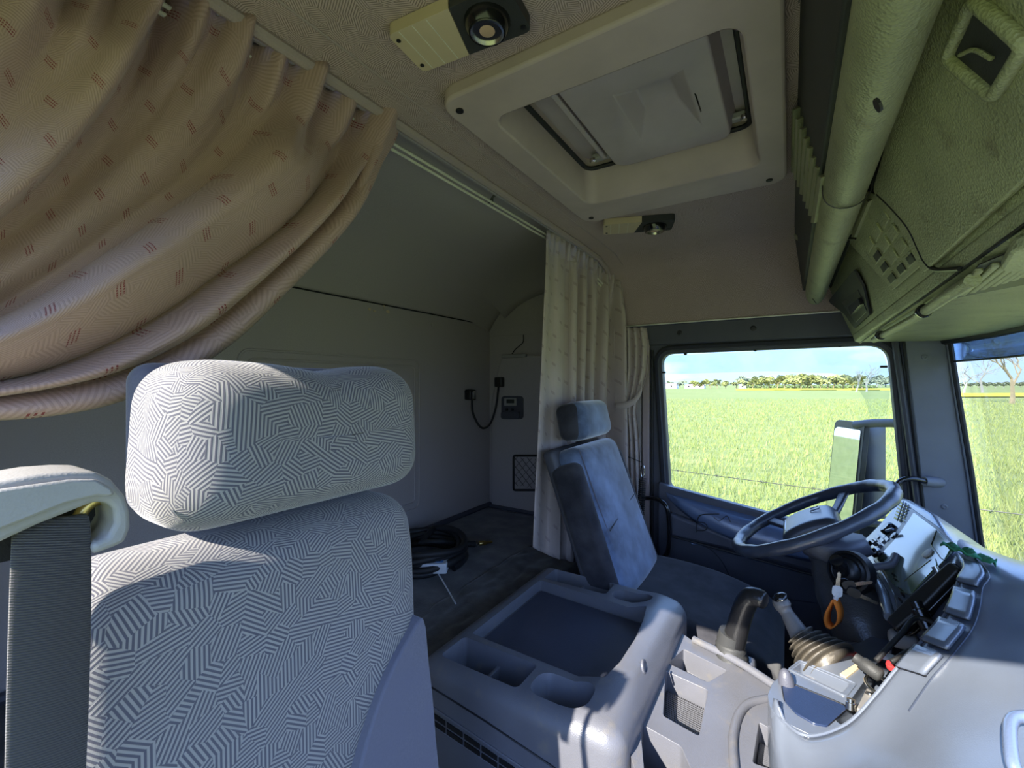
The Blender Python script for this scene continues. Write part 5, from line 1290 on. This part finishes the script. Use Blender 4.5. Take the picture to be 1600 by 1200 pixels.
# long black padded strip leaning beside the cluster
a, b = zq(1500, 888, -.352), zq(1398, 982, -.492); d_ = (b-a); L_ = d_.length; d_.normalize()
up_ = Vector((-.5, -.45, .75)); up_ = (up_-d_*up_.dot(d_)).normalized(); sd_ = d_.cross(up_)
t = thing('padded_strip', tuple(b), 'long tapered black pad lying along the curved edge beside the instruments', 'pad')
def ps(s, h): s = s.copy(); f = s.x/h.x; s.y *= .62+.38*min(1, 1-abs(f-.2)*.6); return s
bas_ = Matrix((d_, sd_, up_)).transposed()
mk('pad', rbox(B(), (a+b)/2+sd_*.004, (L_, .036, .020), .008, 8, ps, bas_), M['black'], t, smooth=50)
mk('pad_edge', rbox(B(), (a+b)/2-up_*.010+sd_*.006, (L_*1.02, .044, .012), .005, 8, ps, bas_), M['blackgloss'], t, smooth=50)
# dark trough behind the pad with small odds and ends
def piece(name, label, cat, px, py, z, fn, m, **k):
    c = zq(px, py, z); bm = B(); fn(bm, c); o = mk(name, bm, m, None, **k); return tag(o, label, cat)
def cyl(r, h, ax): return lambda bm, c: lathe(bm, [(r*.7, 0), (r, .003), (r, h*.7), (r*.8, h*.75), (r*.8, h), (0, h)], c, ax, 14)
piece('lighter_socket', 'black cigarette lighter plug in the dashboard trough', 'lighter', 1452, 985, -.47, cyl(.013, .05, (-.3, .4, .8)), M['blackgloss'])
piece('marker_pen', 'silver capped pen end standing between pad and lids, upper one', 'pen', 1484, 928, -.41, cyl(.009, .05, (-.3, .4, .8)), M['chrome'])
piece('round_knob', 'grey black knob lying at the nose of the dashboard trough', 'knob', 1378, 1058, -.545, cyl(.0125, .045, (-.8, .4, .3)), M['over_dark'], smooth=60)
piece('red_cap', 'small red cap next to the grey knob in the trough', 'cap', 1394, 1046, -.53, cyl(.008, .014, (-.2, -.2, 1)), M['red'])
piece('white_clip', 'small white clip above the grey knob in the trough', 'clip', 1388, 1030, -.53, lambda bm, c: box(bm, c.x-.012, c.x+.012, c.y-.008, c.y+.008, c.z, c.z+.008), M['white'], bevel=.002)
piece('metal_ring', 'shiny loop of cable lying lowest in the trough by the blue pad', 'cable', 1372, 1075, -.56, lambda bm, c: tube(bm, [c+Vector((.018*math.cos(q), .03*math.sin(q), .006)) for q in [2*PI*m_/20 for m_ in range(20)]], .003, 6, closed=True), M['chrome'], smooth=80)
piece('folding_tool', 'dark flat folding tool in the lower end of the trough', 'tool', 1346, 1102, -.572, lambda bm, c: slab(bm, [c+Vector(v) for v in ((-.01, -.03, 0), (.008, -.03, 0), (.03, .04, 0), (.012, .045, 0))], (0, 0, .010)), M['greyknob'], bevel=.002)
piece('black_cable', 'black cable loop between the padded strip and the flip lids', 'cable', 1440, 1000, -.47, lambda bm, c: tube(bm, spline([c+Vector(v) for v in ((-.07, -.04, -.04), (-.03, .0, .0), (.0, .045, .02), (.03, .03, .02), (.02, -.01, .01), (-.02, -.03, -.01), (-.05, -.05, -.03))], 6), .0045, 8), M['rubber'], smooth=80)
for k, (px, py, z) in enumerate(((1330, 1112, -.575), (1360, 1088, -.565))):
    piece('coin' if k else 'screwdriver_tip', ('silver coin in the trough', 'steel tip beside the folding tool in the trough')[1-k], 'coin' if k else 'tool', px, py, z, cyl(.008, .006 if k else .02, (0, .3, 1)), M['chrome'])
# black wedge holder between cluster foot and gear lever
t = thing('phone_holder', zq(1400, 1000, -.55), 'dark curved holder arm at the foot of the padded strip', 'holder')
bm = B(); tube(bm, spline([zq(1400, 985, -.52), zq(1425, 990, -.50), zq(1450, 965, -.46), zq(1474, 930, -.42), zq(1494, 900, -.38)], 6), [.004]*25, 8); mk('arm', bm, M['blackgloss'], t, smooth=70)
bm = rbox(B(), zq(1412, 1000, -.535), (.05, .04, .03), .012, 4); mk('foot', bm, M['cap'], t, smooth=60)
# green scrap of cloth on the crown of the dash
cg = zq(1512, 868, -.332); bm = B(); rows = []
for i in range(15):
    r_ = []
    for j in range(9):
        u_, v_ = i/14-.5, j/8-.5; r_.append(cg+Vector((.035*u_*1.6+.012*v_, -.05*u_*1.5+.03*v_, .006+.008*noise.noise(Vector((u_*9, v_*9, 4)))+.006*math.sin(22*u_+5*v_)*(1-abs(v_)))))
    rows.append(r_)
grid(bm, rows); o = mk('green_cloth', bm, M['green'], None, smooth=80, solid=.0015); tag(o, 'crumpled green scrap of cloth lying on top of the dashboard', 'cloth')

# ---------------------------------------------------------------- steering wheel and column
W = Vector((.046, 1.465, -.368)); tl = math.radians(30)
e2 = Vector((math.cos(tl), 0, math.sin(tl))); e1 = Vector((0, 1, 0)); nn = Vector((-math.sin(tl), 0, math.cos(tl)))
t = thing('steering_wheel', tuple(W-nn*.10), 'large dark blue black steering wheel with four spokes and ribbed hub', 'steering wheel')
R0 = .202
def wp(ang, r, h=0): return W+(e2*math.cos(ang)+e1*math.sin(ang))*r+nn*h
bm = B(); tube(bm, [wp(2*PI*k/96, R0+.0012*math.sin(k*PI*.5), 0) for k in range(96)], [.0165+.0008*math.sin(k*PI*.25) for k in range(96)], 14, closed=True); mk('rim', bm, M['dashdark'], t, smooth=180)
for ang in (math.radians(58), math.radians(128), math.radians(232), math.radians(302)):
    bm = B(); a = wp(ang, .05, -.035); b = wp(ang, .13, -.022); c = wp(ang, R0-.006, -.002); sd2 = (e1*math.cos(ang)-e2*math.sin(ang)); rings = []
    for p, w_, h_ in ((a, .040, .018), (b, .026, .013), (c, .030, .012)): rings.append([p+sd2*x+nn*y for x, y in rrect(w_, h_, .005, 3)])
    loft(bm, rings); mk('spoke', bm, M['dashdark'], t, smooth=60)
bw = Matrix((e2, e1, nn)).transposed()
def hub(s, h): s = s.copy(); s.z += .012*(1-(s.x/h.x)**2)*(s.z > 0); return s
hb = mk('hub', rbox(B(), W-nn*.028-e2*.01, (.145, .175, .052), .022, 8, hub, bw), M['dashdark'], t, smooth=180)
for k in range(3):
    bm = B(); c = W-nn*-.001-e2*(.065-.016*k); tube(bm, [c-e1*.05+nn*.001, c+nn*.006*0+nn*.002, c+e1*.05+nn*.001], .0018, 5); mk('hub_rib', bm, M['door_skytint'], hb)
bm = B(); c = W+nn*.0115+e2*.02+e1*.03; tube(bm, [c+e1*x+e2*y for x, y in rrect(.028, .024, .003, 2)], .0014, 5, closed=True); mk('horn_mark', bm, M['door_skytint'], hb)
# column boot
t = thing('steering_column', (.16, 1.40, -.85), 'creased black steering column boot below the wheel with ignition lock and stalk', 'steering column')
ax = [(W-nn*.055, .048), (W-nn*.10+Vector((.0, -.015, 0)), .062), (Vector((.115, 1.42, -.50)), .078), (Vector((.150, 1.385, -.57)), .098), (Vector((.175, 1.36, -.66)), .088), (Vector((.185, 1.35, -.76)), .065), (Vector((.19, 1.35, -.95)), .05)]
cen = spline([p for p, r in ax], 5); rad = [v.x for v in spline([Vector((r, 0, 0)) for p, r in ax], 5)]; rings = []
for i, (p, r) in enumerate(zip(cen, rad)):
    rings.append([p+Vector((math.cos(q)*r*.82, math.sin(q)*r, .25*math.cos(q)*r))*(1+.035*math.sin(i*1.9+2*math.sin(q))+.05*noise.noise(Vector((i*.25, math.cos(q)*1.5, math.sin(q)*1.5)))) if False else p+Vector((math.cos(q)*r*.82, math.sin(q)*r, .25*math.cos(q)*r))*(1+.03*math.sin(i*1.7+2*math.sin(q))+.06*noise.noise(Vector((i*.25, math.cos(q)*1.5, math.sin(q)*1.5)))) for q in [2*PI*m_/32 for m_ in range(32)]])
bm = B(); loft(bm, rings); mk('boot', bm, plastic('boot_leather', (.06, .06, .062), .33, 260, .35, .3, dist=.001), t, smooth=180)
bm = B(); rings = []
for p, w_, h_ in ((W-nn*.05-e2*.055, .09, .10), (W-nn*.075-e2*.01, .13, .14), (W-nn*.095+e2*.045, .11, .11), (W-nn*.105+e2*.085, .07, .08)): rings.append([p+e1*x+nn*y*.5 for x, y in rrect(w_*1.25, h_, .03, 4)])
loft(bm, rings); mk('column_shroud', bm, M['door'], t, smooth=60)
# ignition lock rings, stalk
c = P(1326, 893, Y=1.335); axk = Vector((-.55, -.75, .25)).normalized()
bm = B(); lathe(bm, [(.050, -.02), (.048, .004), (.042, .006), (.040, .002), (.034, .010), (.030, .008), (.026, .020), (.018, .024), (0, .024)], c, axk, 28); mk('lock_collar', bm, M['black'], t, smooth=50)
bm = B(); lathe(bm, [(.016, 0), (.017, .03), (.014, .05), (0, .052)], c+axk*.02, (axk+Vector((.2, 0, .5))).normalized(), 18); mk('lock_barrel', bm, M['blackgloss'], t, smooth=50)
bm = B(); tube(bm, spline([P(1352, 893, Y=1.33), P(1368, 886, Y=1.34), P(1392, 882, Y=1.35), P(1400, 868, Y=1.38)], 5), .009, 8); mk('stalk', bm, M['door'], t, smooth=60)
# keys with orange fob
t = thing('key_bunch', P(1310, 930, Y=1.26), 'bunch of keys hanging from the ignition with a bright orange loop', 'keys')
ck = P(1316, 915, Y=1.27)
bm = B(); tube(bm, [ck+Vector((.016*math.cos(q), .006*math.sin(q*2), .016*math.sin(q))) for q in [2*PI*m_/20 for m_ in range(20)]], .0022, 6, closed=True); mk('key_ring', bm, M['blackgloss'], t, smooth=80)
for k, (dx, dz, an) in enumerate(((.012, .006, .4), (-.010, -.012, 1.5), (.020, -.006, -.3))):
    bm = B(); c2_ = ck+Vector((dx, -.004-.004*k, dz)); u_ = Vector((math.cos(an), 0, math.sin(an))); v_ = Vector((-math.sin(an), 0, math.cos(an)))
    slab(bm, [c2_+u_*x+v_*y for x, y in rrect(.026, .020, .008, 4)], (0, -.003, 0)); hb_ = mk('key_head', bm, M['black'] if k != 1 else M['white'], t, bevel=.0008)
    bm = B(); slab(bm, [c2_+u_*x+v_*y for x, y in ((.010, -.004), (.042, -.004), (.046, 0), (.042, .003), (.034, .002), (.028, .004), (.010, .004))], (0, -.0018, 0)); mk('key_blade', bm, M['chrome'], hb_)
bm = B()
lp_ = spline([P(1303, 935, Y=1.262), P(1292, 958, Y=1.258), P(1293, 974, Y=1.257), P(1302, 980, Y=1.257), P(1312, 972, Y=1.258), P(1314, 955, Y=1.260), P(1307, 936, Y=1.262)], 6)
grid(bm, [[p+Vector((-.006, -.014, .0)) for p in lp_], [p+Vector((.006, .012, 0)) for p in lp_]]); mk('orange_loop', bm, M['orange'], t, smooth=180, solid=.003)
bm = B(); tube(bm, [P(1310, 925, Y=1.262), P(1305, 937, Y=1.262)], .005, 8); mk('clasp', bm, M['white'], t)

# ---------------------------------------------------------------- levers
t = thing('brake_lever', zq(1148, 1030, -.64), 'black leather T-shaped lever standing by the driver seat', 'lever')
base, mid_, top_ = P(1143, 1018, Y=1.17), P(1157, 965, Y=1.165), P(1168, 938, Y=1.16)
bm = B(); tube(bm, spline([base, mid_, top_, P(1180, 933, Y=1.155), P(1198, 940, Y=1.145)], 5), [.027, .026, .0255, .025, .0245, .024, .024, .024, .024, .024, .0235, .023, .023, .023, .022, .022, .022, .021, .0205, .019, .015][:21], 14); mk('grip', bm, plastic('black_leather', (.014, .014, .015), .3, 350, .3, .1), t, smooth=180, sub=1)
bm = B(); tube(bm, [P(1140, 985, Y=1.14), P(1150, 978, Y=1.14)], .001, 4); bm.free()
bm = B(); lathe(bm, [(.029, 0), (.0285, .014), (.028, .026), (0, .026)], P(1140, 1004, Y=1.17), (mid_-base), 18); mk('collar', bm, M['over_dark'], t, smooth=50)
bm = B(); rings = []
for k in range(9):
    f = k/8; p = zq(1143, 1035, -.66).lerp(P(1141, 1004, Y=1.17), f); r = .040-.010*f
    rings.append([p+Vector((math.cos(q)*r, math.sin(q)*r, 0))*(1+.07*math.sin(k*2.4+3*q)) for q in [2*PI*m_/20 for m_ in range(20)]])
loft(bm, rings); mk('gaiter', bm, M['over_dark'], t, smooth=180)
bm = B(); box(bm, base.x-.05, base.x+.05, base.y-.03, base.y+.04, -1.28, -.655); mk('lever_base', bm, M['console'], t, bevel=.01)
t = thing('gear_lever', zq(1290, 1050, -.60), 'grey gear lever with smooth neck above a dusty rubber bellows', 'gear lever')
kt = P(1222, 942, Y=1.20)
pth = spline([P(1221, 934, Y=1.20), P(1222, 945, Y=1.20), P(1229, 957, Y=1.195), P(1238, 972, Y=1.185), P(1252, 996, Y=1.17)], 5)
rd = [.010, .014, .017, .0185, .019, .0185, .018, .017, .015, .0145, .0140, .0142, .015, .016, .0165, .017, .018, .019, .020, .021, .022]
bm = B(); tube(bm, pth, rd, 16); mk('knob_and_neck', bm, M['greyknob'], t, smooth=180)
bm = B(); lathe(bm, [(.0165, 0), (.0165, .006), (.011, .011), (0, .012)], P(1220, 938, Y=1.20)+Vector((0, 0, .004)), (-.5, 0, 1), 16); mk('knob_cap', bm, M['blackgloss'], t, smooth=70)
a_, b_ = P(1248, 990, Y=1.17), zq(1300, 1045, -.59); rings = []
dax = (b_-a_).normalized(); u_, v_, _ = frame(dax)
NB = 56
for k in range(NB+1):
    f = k/NB; p = a_.lerp(b_, f); r = .024+.034*f**.8; r *= 1+.17*math.sin(2*PI*f*6)
    rings.append([p+(u_*math.cos(q)*1.0+v_*math.sin(q)*1.05)*r*(1+.05*noise.noise(Vector((math.cos(q)*2, math.sin(q)*2, f*9))))+dax*.006*math.sin(q+f*3) for q in [2*PI*m_/36 for m_ in range(36)]])
bm = B(); loft(bm, rings); mk('bellows', bm, M['boot'], t, smooth=180)
bm = B(); tube(bm, spline([zq(1316, 1016, -.565), zq(1326, 1018, -.562), zq(1338, 1022, -.566), zq(1342, 1030, -.572)], 5), .004, 6); mk('red_tag', bm, M['red'], t, smooth=70)
t = thing('lever_bracket', zq(1318, 1058, -.60), 'worn pale metal bracket at the foot of the gear lever bellows', 'bracket')
bm = B(); slab(bm, [zq(1312, 1052, NZ+.004), zq(1340, 1034, NZ+.004), zq(1346, 1040, NZ+.004), zq(1322, 1058, NZ+.004)], (0, 0, -.006)); mk('plate', bm, M['beige'], t, bevel=.001)
bm = B(); slab(bm, rounded([zq(x, y, NZ-.02) for x, y in ((1236, 1040), (1300, 1000), (1352, 1004), (1330, 1052), (1270, 1062))], .01, 3), (0, 0, -.5)); mk('lever_tower', bm, M['console'], t, bevel=.006)
# black hooked bracket on the pillar behind the wheel
t = thing('pillar_bracket', P(1450, 758, Y=pz-.01), 'black bent bracket on a grey stud of the pillar behind the steering wheel', 'bracket')
bm = B(); tube(bm, spline([P(1400, 790, Y=pz-.05), P(1400, 764, Y=pz-.05), P(1408, 751, Y=pz-.05), P(1425, 748, Y=pz-.045), P(1446, 752, Y=pz-.03)], 6), .0085, 8); mk('hook', bm, M['blackgloss'], t, smooth=70)
bm = B(); tube(bm, [P(1444, 752, Y=pz-.028), P(1456, 753, Y=pz-.018), P(1470, 754, Y=pz+.004)], [.015, .017, .015], 12); mk('stud', bm, M['pillar'], t, smooth=50)
# passenger's grab handle on the dash corner
t = thing('curved_bar', zq(1600, 1180, -.45), 'shiny grab handle at the lower right corner on the dashboard', 'handle')
h0 = [zq(1592, 1215, -.425), zq(1582, 1190, -.415), zq(1578, 1150, -.405), zq(1580, 1128, -.400), zq(1592, 1120, -.398), zq(1625, 1122, -.395), zq(1680, 1140, -.395)]
bm = B(); tube(bm, spline(h0, 6), .0065, 10); mk('bar', bm, M['door_skytint'], t, smooth=180)

# ---------------------------------------------------------------- tidy up
for o in C.objects:
    if '_w' in o: del o['_w']
